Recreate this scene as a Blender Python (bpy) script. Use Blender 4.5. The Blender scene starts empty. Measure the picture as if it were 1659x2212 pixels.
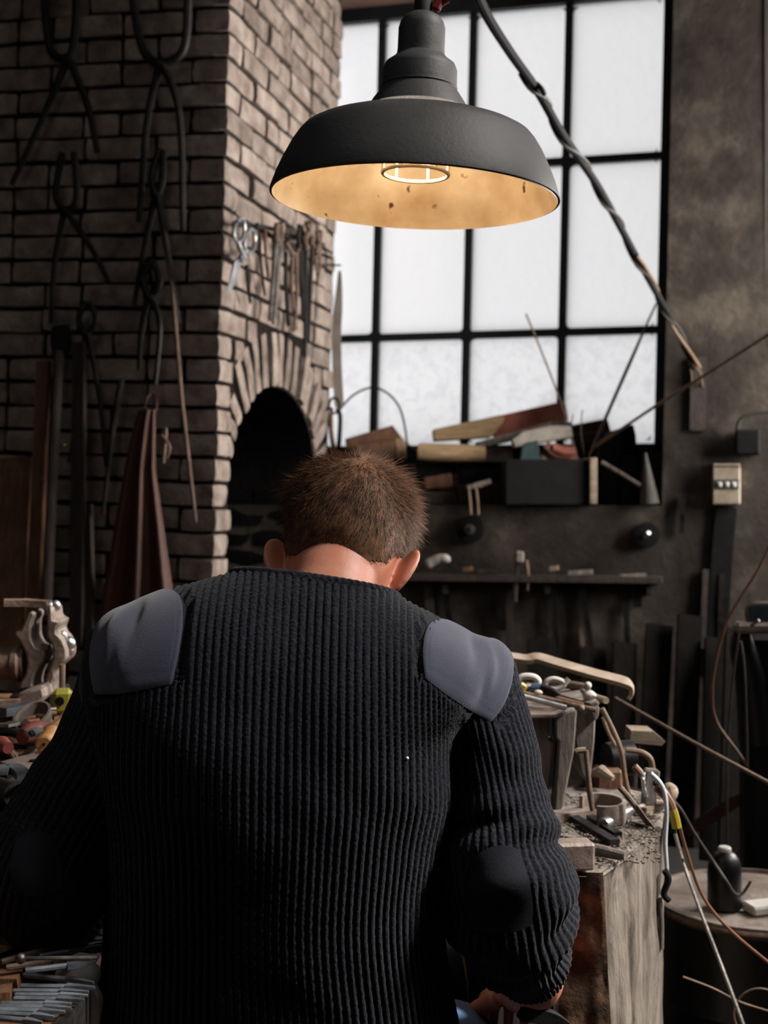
import bpy, bmesh, math, random
import numpy as np
from mathutils import Vector, Matrix, noise as mnoise
from mathutils.bvhtree import BVHTree

# ------------------------------------------------------------------ camera, sky, daylight, exposure
scene = bpy.context.scene
COL = scene.collection
F, CX, HY, ZC = 2800.0, 829.5, 1065.0, 1.25        # focal length in pixels, image axis, horizon row, eye height
cam_d = bpy.data.cameras.new('camera'); cam = bpy.data.objects.new('camera', cam_d); COL.objects.link(cam)
cam.location = (0, 0, ZC); cam.rotation_euler = (math.pi/2, 0, 0)
cam_d.sensor_fit = 'AUTO'; cam_d.sensor_width = 36.0; cam_d.lens = F/2212*36
cam_d.shift_y = -(1106-HY)/2212
cam_d.clip_start = 0.02
cam_d.dof.use_dof = True; cam_d.dof.focus_distance = 1.56; cam_d.dof.aperture_fstop = 6.5
scene.camera = cam
world = bpy.data.worlds.new('overcast_sky'); scene.world = world; world.use_nodes = True
wb = world.node_tree.nodes['Background']
wb.inputs[0].default_value = (1.0, 0.985, 1.0, 1); wb.inputs[1].default_value = 1.26
# daylight that falls through the big side window of the workshop (opening built in wall_right)
al = bpy.data.lights.new('side_window_daylight', 'AREA'); al.shape = 'RECTANGLE'; al.size = 1.3; al.size_y = 1.7
al.energy = 220; al.color = (1.0, 0.95, 0.90)
alo = bpy.data.objects.new('side_window_daylight', al); COL.objects.link(alo)
alo.location = (2.45, 3.75, 2.0); alo.rotation_euler = (0, math.radians(90), 0)
# hazy low sun coming through the second side window, and an added unseen overhead fill
sun_l = bpy.data.lights.new('hazy_sun', 'SUN'); sun_l.energy = 7.2; sun_l.angle = math.radians(9); sun_l.color = (1.0, 0.955, 0.91)
sno = bpy.data.objects.new('hazy_sun', sun_l); COL.objects.link(sno); sno.location = (4, 1.2, 4)
sno.rotation_euler = Vector((-.68, .10, -.67)).to_track_quat('-Z', 'Y').to_euler()
rl = bpy.data.lights.new('overhead_fill', 'AREA'); rl.shape = 'RECTANGLE'; rl.size = 1.1; rl.size_y = 1.1; rl.energy = 5; rl.color = (0.97, 0.98, 1.0)
rlo = bpy.data.objects.new('overhead_fill', rl); COL.objects.link(rlo); rlo.location = (-1.2, .7, 3.74)
scene.view_settings.view_transform = 'Standard'; scene.view_settings.look = 'None'
scene.view_settings.exposure = 0.0; scene.view_settings.gamma = 1.0; scene.view_settings.use_curve_mapping = False

rnd = random.Random(11); R = np.random.RandomState(5)

# ------------------------------------------------------------------ coordinates
def P(px, py, D): return Vector(((px-CX)*D/F, D, ZC-(py-HY)*D/F))
def Q(px, py, Z):
    D = (ZC-Z)*F/(py-HY); return P(px, py, D)

# ------------------------------------------------------------------ mesh helpers
def frame(o, x, z=(0, 0, 1)):
    x = Vector(x).normalized(); z = Vector(z)
    y = z.cross(x)
    if y.length < 1e-5: y = Vector((0, 1, 0)).cross(x)
    y.normalize(); z = x.cross(y).normalized()
    m = Matrix((x, y, z)).transposed().to_4x4(); m.translation = Vector(o); return m
def T(*a): return Matrix.Translation(Vector(a))
def RX(a): return Matrix.Rotation(a, 4, 'X')
def RY(a): return Matrix.Rotation(a, 4, 'Y')
def RZ(a): return Matrix.Rotation(a, 4, 'Z')

class MB:
    def __init__(s): s.v = []; s.f = []
    def add(s, vs, fs, M=None):
        n = len(s.v)
        for v in vs:
            v = Vector(v); s.v.append(M @ v if M is not None else v)
        for f in fs: s.f.append([i+n for i in f])
        return s
    def box(s, size, M=None, b=0.0, taper=1.0):
        hx, hy, hz = size[0]/2, size[1]/2, size[2]/2
        if b <= 0:
            vs = [(x*hx*(taper if z > 0 else 1), y*hy*(taper if z > 0 else 1), z*hz) for z in (-1, 1) for y in (-1, 1) for x in (-1, 1)]
            return s.add(vs, [(0,2,3,1),(4,5,7,6),(0,1,5,4),(2,6,7,3),(0,4,6,2),(1,3,7,5)], M)
        b = min(b, hx*.9, hy*.9, hz*.9); h = (hx, hy, hz); vs = []; idx = {}
        for cz in (-1, 1):
            for cy in (-1, 1):
                for cx in (-1, 1):
                    sg = (cx, cy, cz); t = taper if cz > 0 else 1
                    for a in range(3):
                        p = [sg[k]*(h[k] if k == a else h[k]-b) for k in range(3)]
                        p[0] *= t; p[1] *= t
                        idx[(sg, a)] = len(vs); vs.append(p)
        fs = []
        for a in range(3):
            o1, o2 = (a+1) % 3, (a+2) % 3
            for sgn in (-1, 1):
                q = []
                for s1, s2 in ((-1,-1),(1,-1),(1,1),(-1,1)):
                    g = [0,0,0]; g[a] = sgn; g[o1] = s1; g[o2] = s2; q.append(idx[(tuple(g), a)])
                fs.append(q)
            for s1 in (-1, 1):
                for s2 in (-1, 1):
                    g0 = [0,0,0]; g0[a] = -1; g0[o1] = s1; g0[o2] = s2; g1 = list(g0); g1[a] = 1
                    fs.append([idx[(tuple(g0), o1)], idx[(tuple(g1), o1)], idx[(tuple(g1), o2)], idx[(tuple(g0), o2)]])
        for cz in (-1, 1):
            for cy in (-1, 1):
                for cx in (-1, 1): fs.append([idx[((cx,cy,cz), a)] for a in range(3)])
        return s.add(vs, fs, M)
    def tube(s, pts, r, n=8, cap=True, sec=None, M=None, up=None):
        pts = [Vector(p) for p in pts]; k = len(pts)
        if not hasattr(r, '__len__'): r = [r]*k
        tans = []
        for i in range(k):
            t = pts[min(i+1, k-1)]-pts[max(i-1, 0)]; tans.append(t.normalized() if t.length > 1e-9 else Vector((0,0,1)))
        u = Vector(up) if up is not None else (Vector((0,0,1)) if abs(tans[0].z) < .9 else Vector((0,1,0)))
        if sec is None: sec = [(math.cos(2*math.pi*j/n), math.sin(2*math.pi*j/n)) for j in range(n)]
        n = len(sec); vs = []
        for i in range(k):
            u = (u-tans[i]*u.dot(tans[i]));
            u = u.normalized() if u.length > 1e-6 else tans[i].orthogonal().normalized()
            w = tans[i].cross(u)
            for a, c in sec: vs.append(pts[i]+w*(a*r[i])+u*(c*r[i]))
        fs = [(i*n+j, i*n+(j+1) % n, (i+1)*n+(j+1) % n, (i+1)*n+j) for i in range(k-1) for j in range(n)]
        if cap: fs += [list(range(n))[::-1], [(k-1)*n+j for j in range(n)]]
        return s.add(vs, fs, M)
    def bar(s, pts, w, t, up=(0,0,1), M=None):
        return s.tube(pts, 1.0, sec=[(-w/2,-t/2),(w/2,-t/2),(w/2,t/2),(-w/2,t/2)], up=up, M=M)
    def lathe(s, prof, n=24, M=None, cap=True):
        vs = [(r*math.cos(2*math.pi*j/n), r*math.sin(2*math.pi*j/n), z) for r, z in prof for j in range(n)]
        fs = [(i*n+j, i*n+(j+1) % n, (i+1)*n+(j+1) % n, (i+1)*n+j) for i in range(len(prof)-1) for j in range(n)]
        if cap: fs += [list(range(n))[::-1], [(len(prof)-1)*n+j for j in range(n)]]
        return s.add(vs, fs, M)
    def prism(s, pts, t, M=None):
        n = len(pts); vs = [(x, -t/2, z) for x, z in pts]+[(x, t/2, z) for x, z in pts]
        fs = [list(range(n)), list(range(2*n-1, n-1, -1))]+[(i, (i+1) % n, n+(i+1) % n, n+i) for i in range(n)]
        return s.add(vs, fs, M)
    def ball(s, c, r, n=12, m=8, M=None):
        if not hasattr(r, '__len__'): r = (r, r, r)
        prof = [(max(1e-4, math.sin(math.pi*i/m)), -math.cos(math.pi*i/m)) for i in range(m+1)]
        MM = T(*c) @ Matrix.Diagonal((r[0], r[1], r[2], 1))
        return s.lathe(prof, n, (M @ MM) if M is not None else MM)
    def rough(s, amp, freq=20.0, seed=0.0):
        for v in s.v:
            v += amp*mnoise.noise_vector(v*freq+Vector((seed, seed*1.7, seed*.3)))
        return s
    def mesh(s, name, mat, o=Vector((0,0,0)), smooth=35):
        me = bpy.data.meshes.new(name); me.from_pydata([tuple(v-o) for v in s.v], [], s.f)
        bm = bmesh.new(); bm.from_mesh(me); bmesh.ops.recalc_face_normals(bm, faces=bm.faces); bm.to_mesh(me); bm.free()
        if smooth:
            me.shade_smooth(); me.set_sharp_from_angle(angle=math.radians(smooth))
        me.materials.append(M_[mat] if isinstance(mat, str) else mat); return me
    def build(s, name, mat, parent=None, label=None, cat=None, group=None, kind=None, smooth=35):
        if parent is not None: o = parent_loc(parent)
        else:
            a = np.array([tuple(v) for v in s.v]); lo, hi = a.min(0), a.max(0)
            o = Vector(((lo[0]+hi[0])/2, (lo[1]+hi[1])/2, lo[2]))
        ob = bpy.data.objects.new(name, s.mesh(name, mat, o, smooth)); COL.objects.link(ob)
        if parent is not None: ob.parent = parent
        else: ob.location = o
        tag(ob, label, cat, group, kind); return ob
def parent_loc(p):
    o = Vector(p.location)
    while p.parent is not None: p = p.parent; o = o+Vector(p.location)
    return o
def tag(o, label=None, cat=None, group=None, kind=None):
    if label: o['label'] = label
    if cat: o['category'] = cat
    if group: o['group'] = group
    if kind: o['kind'] = kind
    return o
def thing(name, label, cat, base, group=None):
    o = bpy.data.objects.new(name, None); o.empty_display_size = .05; COL.objects.link(o); o.location = Vector(base)
    return tag(o, label, cat, group)
def np_obj(name, V, Fq, mat, parent=None, smooth=True):
    o = parent_loc(parent) if parent is not None else Vector((0,0,0))
    me = bpy.data.meshes.new(name); V = np.asarray(V, dtype=np.float64)-np.array(o)
    Fq = np.asarray(Fq, dtype=np.int32); k = Fq.shape[1]
    me.vertices.add(len(V)); me.vertices.foreach_set('co', V.astype(np.float32).ravel())
    me.loops.add(Fq.size); me.loops.foreach_set('vertex_index', Fq.ravel())
    me.polygons.add(len(Fq)); me.polygons.foreach_set('loop_start', np.arange(len(Fq), dtype=np.int32)*k)
    me.update(calc_edges=True); me.validate()
    if smooth: me.shade_smooth()
    me.materials.append(M_[mat] if isinstance(mat, str) else mat)
    ob = bpy.data.objects.new(name, me); COL.objects.link(ob)
    if parent is not None: ob.parent = parent
    return ob
def curve(pts, n=8):
    """Catmull-Rom through points"""
    pts = [Vector(p) for p in pts]; out = []
    for i in range(len(pts)-1):
        p0 = pts[max(i-1, 0)]; p1 = pts[i]; p2 = pts[i+1]; p3 = pts[min(i+2, len(pts)-1)]
        for k in range(n):
            t = k/n; out.append(.5*((2*p1)+(p2-p0)*t+(2*p0-5*p1+4*p2-p3)*t*t+(3*p1-p0-3*p2+p3)*t**3))
    out.append(pts[-1]); return out

# ------------------------------------------------------------------ materials
M_ = {}
def lin(c):
    if isinstance(c, str):
        c = [int(c[i:i+2], 16)/255 for i in (0, 2, 4)]
        c = [x/12.92 if x <= .04045 else ((x+.055)/1.055)**2.4 for x in c]
    return (c[0], c[1], c[2], 1.0)
def mat(name, c1, c2=None, rough=.6, metal=0.0, scale=18.0, bump=0.0, bscale=None, rand=0.0, stretch=None, spec=.5, contrast=.5, c3=None, coat=0.0, rough2=None, sheen=0.0, ramp=(0.3, 0.7)):
    m = bpy.data.materials.new(name); m.use_nodes = True; nt = m.node_tree; N = nt.nodes; L = nt.links
    b = N['Principled BSDF']; b.inputs['Roughness'].default_value = rough; b.inputs['Metallic'].default_value = metal
    b.inputs['Specular IOR Level'].default_value = spec; b.inputs['Coat Weight'].default_value = coat
    if sheen: b.inputs['Sheen Weight'].default_value = sheen; b.inputs['Sheen Roughness'].default_value = .5
    tc = N.new('ShaderNodeTexCoord'); mp = N.new('ShaderNodeMapping'); L.new(tc.outputs['Object'], mp.inputs[0])
    if stretch: mp.inputs['Scale'].default_value = stretch
    oi = N.new('ShaderNodeObjectInfo')
    va = N.new('ShaderNodeVectorMath'); va.operation = 'ADD'; L.new(mp.outputs[0], va.inputs[0])
    vm = N.new('ShaderNodeVectorMath'); vm.operation = 'SCALE'; vm.inputs[0].default_value = (7.3, 3.1, 5.7); L.new(oi.outputs['Random'], vm.inputs['Scale'])
    L.new(vm.outputs[0], va.inputs[1])
    nz = N.new('ShaderNodeTexNoise'); nz.inputs['Scale'].default_value = scale; nz.inputs['Detail'].default_value = 8; nz.inputs['Roughness'].default_value = .62
    L.new(va.outputs[0], nz.inputs['Vector'])
    rp = N.new('ShaderNodeValToRGB'); e = rp.color_ramp.elements
    e[0].position = ramp[0]; e[0].color = lin(c1); e[1].position = ramp[1]; e[1].color = lin(c2 if c2 else c1)
    if c3:
        q = rp.color_ramp.elements.new((ramp[0]+ramp[1])/2); q.color = lin(c3)
    L.new(nz.outputs['Fac'], rp.inputs[0]); col = rp.outputs[0]
    if rand:
        hs = N.new('ShaderNodeHueSaturation'); mr = N.new('ShaderNodeMapRange'); L.new(oi.outputs['Random'], mr.inputs[0])
        mr.inputs['To Min'].default_value = 1-rand; mr.inputs['To Max'].default_value = 1+rand
        L.new(mr.outputs[0], hs.inputs['Value']); L.new(col, hs.inputs['Color']); col = hs.outputs[0]
    L.new(col, b.inputs['Base Color'])
    if rough2 is not None:
        r2 = N.new('ShaderNodeMapRange'); L.new(nz.outputs['Fac'], r2.inputs[0]); r2.inputs['From Min'].default_value = .3; r2.inputs['From Max'].default_value = .7
        r2.inputs['To Min'].default_value = rough; r2.inputs['To Max'].default_value = rough2; L.new(r2.outputs[0], b.inputs['Roughness'])
    if bump:
        n2 = N.new('ShaderNodeTexNoise'); n2.inputs['Scale'].default_value = bscale or scale*3; n2.inputs['Detail'].default_value = 8; n2.inputs['Roughness'].default_value = .65
        L.new(va.outputs[0], n2.inputs['Vector'])
        bp = N.new('ShaderNodeBump'); bp.inputs['Strength'].default_value = bump; bp.inputs['Distance'].default_value = .01
        L.new(n2.outputs['Fac'], bp.inputs['Height']); L.new(bp.outputs[0], b.inputs['Normal'])
    M_[name] = m; return m

mat('brick', '6e5f57', 'b0a297', .9, scale=14, bump=.9, bscale=45, rand=.22, c3='94857b', spec=.2)
mat('mortar', '191614', '2c2622', .95, scale=20, bump=.8, bscale=60, spec=.1)
mat('niche_soot', '0b0a0a', '1a1716', .95, scale=6, bump=.6, bscale=40, spec=.1)  # near-black: shade of the recess put into the colour
mat('plaster', '241f1d', '61584e', .9, scale=4.2, bump=.5, bscale=25, c3='3c3631', spec=.2)
mat('lintel', '6b5044', '86685a', .9, scale=4, bump=.4, bscale=30)
mat('floor', '14110f', '2b2521', .9, scale=5, bump=.6, bscale=30)
mat('soot_wall', '1b1816', '342e2a', .9, scale=4, bump=.4)
mat('ceiling', '1d1a18', '302b27', .9, scale=3, bump=.4)
mat('window_iron', '10161a', '1d2428', .55, metal=.2, scale=30, bump=.3)
mat('lamp_enamel', '1a1918', '2c2a28', .62, scale=9, bump=.12, bscale=120, spec=.35, c3='22201f')
mat('lamp_dust', '6a655c', '8d877c', .95, scale=60, bump=.6, bscale=160)
mat('cage_wire', 'd8cdb4', 'e8dfc8', .4, scale=30)
mat('rubber_black', '080808', '121212', .75, scale=30, spec=.25)
mat('red_rubber', '5a0f12', '7d1a1b', .4, scale=30)
mat('cord_grey', '211f1e', '38342f', .6, scale=30, bump=.2)
mat('cord_tan', '57422f', '7a6149', .6, scale=30, bump=.2)
mat('cord_orange', '5a3a22', '805638', .55, scale=30)
mat('cord_white', 'a9b2bb', 'd4d8dc', .45, scale=40)
mat('tape_yellow', '8c761c', 'a8902a', .5, scale=30)
mat('steel_dark', '161514', '34302d', .45, metal=.75, scale=25, bump=.25, rough2=.65)
mat('steel', '4a4643', '8d8680', .36, metal=.85, scale=22, bump=.2, rough2=.55, rand=.15)
mat('steel_bright', '8f8f90', 'c4c4c4', .28, metal=.9, scale=20, bump=.1, rough2=.45)
mat('chisel_steel', '4c5055', '8d9298', .4, metal=.35, scale=25, bump=.2, rough2=.55, rand=.2)
mat('steel_rust', '4b3a31', '8c7262', .55, metal=.55, scale=20, bump=.35, rough2=.75, c3='6f5c50', rand=.15)
mat('steel_blue', '3c3f43', '6a7075', .42, metal=.7, scale=25, bump=.2, rough2=.6, rand=.2)
mat('cast_grey', '6a5d55', '988a80', .5, metal=.5, scale=18, bump=.35, rough2=.65)
mat('wood_pale', '6f6050', '9c8a76', .75, scale=14, bump=.4, stretch=(1, 1, 6), c3='877664', rand=.15)
mat('wood_grey', '4f4740', '8a8077', .85, scale=12, bump=.7, stretch=(5, 5, 1), c3='6d645c', rand=.15)
mat('wood_dark', '17120f', '3a2c23', .8, scale=10, bump=.6, stretch=(5, 5, 1), rand=.25)
mat('wood_brown', '4a2f1f', '7b5437', .7, scale=10, bump=.4, stretch=(4, 4, 1), rand=.2)
mat('wood_orange', '8a5a2c', 'ba8c56', .45, scale=14, bump=.15, stretch=(2, 2, 8), coat=.2)
mat('stump_bark', '17110d', '745640', .9, scale=20, bump=1.0, bscale=35, c3='3a2a1e', spec=.2)
mat('wood_tan', '856a4c', 'b0946e', .75, scale=14, bump=.4, stretch=(1, 1, 6), c3='9a7f5c', rand=.1)
mat('stump_side', '41382f', '8d8377', .85, scale=9, bump=.9, bscale=28, stretch=(3, 3, .7), c3='766c62', spec=.2)
mat('stump_top', '3a342f', '8a8178', .9, scale=16, bump=.8, bscale=50, c3='6e665e', spec=.2)
mat('fire_brick', '84463a', 'a86a58', .85, scale=12, bump=.5)
mat('leather', '3b2016', '5a3325', .6, scale=10, bump=.35, bscale=60)
mat('leather_grey', '4a403a', '756860', .6, scale=14, bump=.3)
mat('cloth_strap', '756b62', '978c81', .8, scale=10, bump=.2)
mat('paint_black', '080808', '131313', .8, scale=15, bump=.2, spec=.2)
mat('paint_teal', '2d3a3d', '48585b', .35, scale=10, bump=.1)
mat('paint_white', 'a8a49c', 'cfcbc4', .6, scale=14, bump=.2)
mat('box_cream', '7d705f', 'a39682', .65, scale=18, bump=.2)
mat('band_dark', '2c3338', '3d464b', .5, scale=20)
mat('plastic_red', '5e2a26', '8a4a42', .4, scale=18, bump=.1)
mat('plastic_yellow', '6e681c', '928c36', .4, scale=18, bump=.1)
mat('plastic_blue', '253648', '3a5068', .4, scale=20)
mat('bristle', '5c463a', '9b8472', .8, scale=60, bump=.6, stretch=(1, 6, 1))
mat('stone', '8d8379', 'b3aaa0', .7, scale=20, bump=.3)
mat('paper_grey', '2e2c28', '474339', .8, scale=14, bump=.2)
mat('tank_dark', '0c0d0e', '1c1c1c', .38, metal=.3, scale=14, bump=.1)
mat('brass', '6a4a28', 'a47d48', .4, metal=.8, scale=20)
mat('hair', '352215', '80593f', .6, scale=60, spec=.2)
mat('wood_shade', '080706', '16120f', .9, scale=10, bump=.6, stretch=(5, 5, 1), rand=.3, spec=.1)  # darkened wood, corner shade put into the base colour
mat('trousers', '2f4c72', '4a6f9c', .8, scale=10, bump=.4, bscale=300, sheen=.2)
mat('elbow_cloth', '12141b', '1b1d26', .85, scale=6, bump=.25, bscale=500, spec=.3)
mat('patch_cloth', '343644', '444756', .85, scale=6, bump=.25, bscale=500, sheen=.25, spec=.2)
mat('lint', 'cfcfd0', 'e5e5e5', .8)
mat('boot', '15110e', '2a211b', .6, scale=12, bump=.3)
mat('chips', '3a332d', '8a7d70', .9, scale=120)

def glass_mat(name, dark, lo, hi):
    m = bpy.data.materials.new(name); m.use_nodes = True; nt = m.node_tree; N = nt.nodes; L = nt.links
    N.remove(N['Principled BSDF']); out = N['Material Output']
    tc = N.new('ShaderNodeTexCoord'); nz = N.new('ShaderNodeTexNoise'); nz.inputs['Scale'].default_value = 26; nz.inputs['Detail'].default_value = 3; nz.inputs['Distortion'].default_value = .6
    L.new(tc.outputs['Object'], nz.inputs['Vector'])
    rp = N.new('ShaderNodeValToRGB'); rp.color_ramp.elements[0].position = lo; rp.color_ramp.elements[0].color = dark
    rp.color_ramp.elements[1].position = hi; rp.color_ramp.elements[1].color = (.93, .93, .93, 1); L.new(nz.outputs['Fac'], rp.inputs[0])
    bp = N.new('ShaderNodeBump'); bp.inputs['Strength'].default_value = .35; bp.inputs['Distance'].default_value = .01; L.new(nz.outputs['Fac'], bp.inputs['Height'])
    tr = N.new('ShaderNodeBsdfTranslucent'); L.new(rp.outputs[0], tr.inputs[0]); L.new(bp.outputs[0], tr.inputs['Normal'])
    gl = N.new('ShaderNodeBsdfGlossy'); gl.inputs['Roughness'].default_value = .35
    tp = N.new('ShaderNodeBsdfTransparent'); L.new(rp.outputs[0], tp.inputs[0])
    m0 = N.new('ShaderNodeMixShader'); m0.inputs[0].default_value = .15; L.new(tr.outputs[0], m0.inputs[1]); L.new(tp.outputs[0], m0.inputs[2])
    m1 = N.new('ShaderNodeMixShader'); m1.inputs[0].default_value = .04; L.new(m0.outputs[0], m1.inputs[1]); L.new(gl.outputs[0], m1.inputs[2])
    L.new(m1.outputs[0], out.inputs[0]); M_[name] = m
glass_mat('frosted_glass', (.92, .92, .925, 1), .3, .6)
glass_mat('rippled_glass', (.80, .82, .845, 1), .30, .56)
def bulb_mat():
    m = bpy.data.materials.new('bulb_glow'); m.use_nodes = True; b = m.node_tree.nodes['Principled BSDF']
    b.inputs['Base Color'].default_value = (1, .9, .7, 1); b.inputs['Emission Color'].default_value = (1, .76, .50, 1); b.inputs['Emission Strength'].default_value = 105; M_['bulb_glow'] = m
bulb_mat()
def enamel_inside():
    m = bpy.data.materials.new('lamp_inside'); m.use_nodes = True; nt = m.node_tree; N = nt.nodes; L = nt.links; b = N['Principled BSDF']
    tc = N.new('ShaderNodeTexCoord')
    n1 = N.new('ShaderNodeTexNoise'); n1.inputs['Scale'].default_value = 11; n1.inputs['Detail'].default_value = 9; L.new(tc.outputs['Object'], n1.inputs['Vector'])
    r1 = N.new('ShaderNodeValToRGB'); e = r1.color_ramp.elements; e[0].position = .3; e[0].color = lin('ab8f6c'); e[1].position = .72; e[1].color = lin('e8dac0'); L.new(n1.outputs['Fac'], r1.inputs[0])
    vo = N.new('ShaderNodeTexNoise'); vo.inputs['Scale'].default_value = 42; vo.inputs['Detail'].default_value = 2; L.new(tc.outputs['Object'], vo.inputs['Vector'])
    r2 = N.new('ShaderNodeValToRGB'); e = r2.color_ramp.elements; e[0].position = .68; e[0].color = (0,0,0,1); e[1].position = .74; e[1].color = (1,1,1,1); L.new(vo.outputs['Fac'], r2.inputs[0])
    mx = N.new('ShaderNodeMix'); mx.data_type = 'RGBA'; L.new(r2.outputs[0], mx.inputs['Factor']); L.new(r1.outputs[0], mx.inputs['A']); mx.inputs['B'].default_value = lin('5a3015')
    L.new(mx.outputs['Result'], b.inputs['Base Color']); b.inputs['Roughness'].default_value = .45
    M_['lamp_inside'] = m
enamel_inside()
def skin_mat():
    m = bpy.data.materials.new('skin'); m.use_nodes = True; nt = m.node_tree; N = nt.nodes; L = nt.links; b = N['Principled BSDF']
    tc = N.new('ShaderNodeTexCoord'); n1 = N.new('ShaderNodeTexNoise'); n1.inputs['Scale'].default_value = 22; n1.inputs['Detail'].default_value = 6; L.new(tc.outputs['Object'], n1.inputs['Vector'])
    r1 = N.new('ShaderNodeValToRGB'); e = r1.color_ramp.elements; e[0].position = .3; e[0].color = lin('b26a50'); e[1].position = .7; e[1].color = lin('d08d71'); L.new(n1.outputs['Fac'], r1.inputs[0])
    L.new(r1.outputs[0], b.inputs['Base Color']); b.inputs['Roughness'].default_value = .5
    b.inputs['Subsurface Weight'].default_value = .35; b.inputs['Subsurface Radius'].default_value = (1.0, .3, .15); b.inputs['Subsurface Scale'].default_value = .008
    n2 = N.new('ShaderNodeTexNoise'); n2.inputs['Scale'].default_value = 400; L.new(tc.outputs['Object'], n2.inputs['Vector'])
    bp = N.new('ShaderNodeBump'); bp.inputs['Strength'].default_value = .15; bp.inputs['Distance'].default_value = .002; L.new(n2.outputs['Fac'], bp.inputs['Height']); L.new(bp.outputs[0], b.inputs['Normal'])
    M_['skin'] = m
skin_mat()
def knit_mat():
    m = bpy.data.materials.new('knit'); m.use_nodes = True; nt = m.node_tree; N = nt.nodes; L = nt.links; b = N['Principled BSDF']
    tc = N.new('ShaderNodeTexCoord'); n1 = N.new('ShaderNodeTexNoise'); n1.inputs['Scale'].default_value = 260; n1.inputs['Detail'].default_value = 5; L.new(tc.outputs['Object'], n1.inputs['Vector'])
    r1 = N.new('ShaderNodeValToRGB'); e = r1.color_ramp.elements; e[0].position = .25; e[0].color = lin('09090c'); e[1].position = .75; e[1].color = lin('292a32'); L.new(n1.outputs['Fac'], r1.inputs[0])
    L.new(r1.outputs[0], b.inputs['Base Color']); b.inputs['Roughness'].default_value = .95; b.inputs['Specular IOR Level'].default_value = .1
    b.inputs['Sheen Weight'].default_value = .08; b.inputs['Sheen Roughness'].default_value = .5
    bp = N.new('ShaderNodeBump'); bp.inputs['Strength'].default_value = .6; bp.inputs['Distance'].default_value = .004; L.new(n1.outputs['Fac'], bp.inputs['Height']); L.new(bp.outputs[0], b.inputs['Normal'])
    M_['knit'] = m
knit_mat()

# ================================================================== THE SETTING
def struct(mb, name, m, parent=None, smooth=35):
    return mb.build(name, m, parent, kind='structure' if parent is None else None, smooth=smooth)
LEAN = 0.023; YW = 5.25
def WP(u, w, z): return Vector((.970*u+.2425*w+LEAN*(z-ZC), YW-.2425*u+.970*w, z))     # the window wall: along, into the wall, up
def px_u(px, py):
    a = (px-CX)/F; b = (HY-py)/F; Y = 4*YW/(4+a-LEAN*b); return (YW-Y)/.2425, ZC+b*Y
def wbox(mb, u0, u1, w0, w1, z0, z1):
    vs = [WP(u, w, z) for z in (z0, z1) for w in (w0, w1) for u in (u0, u1)]
    return mb.add(vs, [(0,2,3,1),(4,5,7,6),(0,1,5,4),(2,6,7,3),(0,4,6,2),(1,3,7,5)])
b = MB(); b.box((7.2, 7.7, .1), T(-.5, 1.75, -.05)); struct(b, 'floor', 'floor')
b = MB()          # ceiling with added openings: one for overhead fill, a strip for the sun
def cbx(x0, x1, y0, y1): b.box((x1-x0, y1-y0, .1), T((x0+x1)/2, (y0+y1)/2, 3.75))
cbx(-4.1, -1.75, -2.1, 5.1); cbx(-1.75, -.65, -2.1, .15); cbx(-1.75, -.65, 1.25, 5.1); cbx(-.65, 1.35, -2.1, 5.1); cbx(1.35, 2.6, -2.1, .2); cbx(1.35, 2.6, 2.3, 5.1); cbx(2.4, 2.6, .2, 2.3)
struct(b, 'ceiling', 'ceiling')
b = MB(); b.box((.2, 4.2, 7.2), T(2.9, 7.4, 3.6)); struct(b, 'wall_sun_block', 'soot_wall')      # added unseen wall that keeps the sun off the window panes
uR = px_u(1449, 600)[0]; uL = -.62; zTop = 3.215; zSill = 1.205
b = MB()
wbox(b, -4.2, uL, -.4, .03, 0, 3.7); wbox(b, uR, 3.2, -.4, .03, 0, 3.7)
wbox(b, uL, uR, -.4, .12, 0, zSill); wbox(b, uL, uR, -.02, .12, zSill-.01, 1.40)
struct(b, 'wall_back', 'plaster')
b = MB(); wbox(b, uL, uR, -.4, .03, zTop, 3.7); struct(b, 'trim_1', 'lintel')
# side wall with the big side window opening the daylight comes through
b = MB()
ops = [(.2, 2.3, 1.95, 3.66), (3.1, 4.45, 1.1, 2.9)]; yp = -2.0
for (y0, y1, z0, z1) in ops:
    b.box((.2, y0-yp, 3.7), T(2.5, (y0+yp)/2, 1.85)); b.box((.2, y1-y0, z0), T(2.5, (y0+y1)/2, z0/2)); b.box((.2, y1-y0, 3.7-z1), T(2.5, (y0+y1)/2, (3.7+z1)/2)); yp = y1
b.box((.2, 5.2-yp, 3.7), T(2.5, (5.2+yp)/2, 1.85))
struct(b, 'wall_right', 'soot_wall')
b = MB(); b.add([(2.5, 3.1, 1.1), (2.5, 4.45, 1.1), (2.5, 4.45, 2.9), (2.5, 3.1, 2.9)], [(0,1,2,3)]); side_w = struct(b, 'window_2', 'frosted_glass', smooth=0)  # unseen frosted pane, added to keep direct sun off the corner boards
for yy in (3.1, 3.55, 4.0, 4.45):
    b = MB(); b.box((.05, .03, 1.8), T(2.52, yy, 2.0)); b.build('glazing_bar', 'window_iron', side_w)
for zz_ in (1.12, 1.7, 2.3, 2.88):
    b = MB(); b.box((.05, 1.35, .03), T(2.52, 3.775, zz_)); b.build('glazing_bar', 'window_iron', side_w)
b = MB(); b.box((7, .2, 3.7), T(-.6, -2.1, 1.85)); struct(b, 'wall_front', 'soot_wall')
b = MB(); b.box((.2, 7.5, 3.7), T(-3.6, 1.7, 1.85)); struct(b, 'wall_far_left', 'soot_wall')
b = MB(); b.box((.20, .22, 3.7), T(1.425, 4.62, 1.85)); struct(b, 'wall_right_pier', 'soot_wall')

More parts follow.
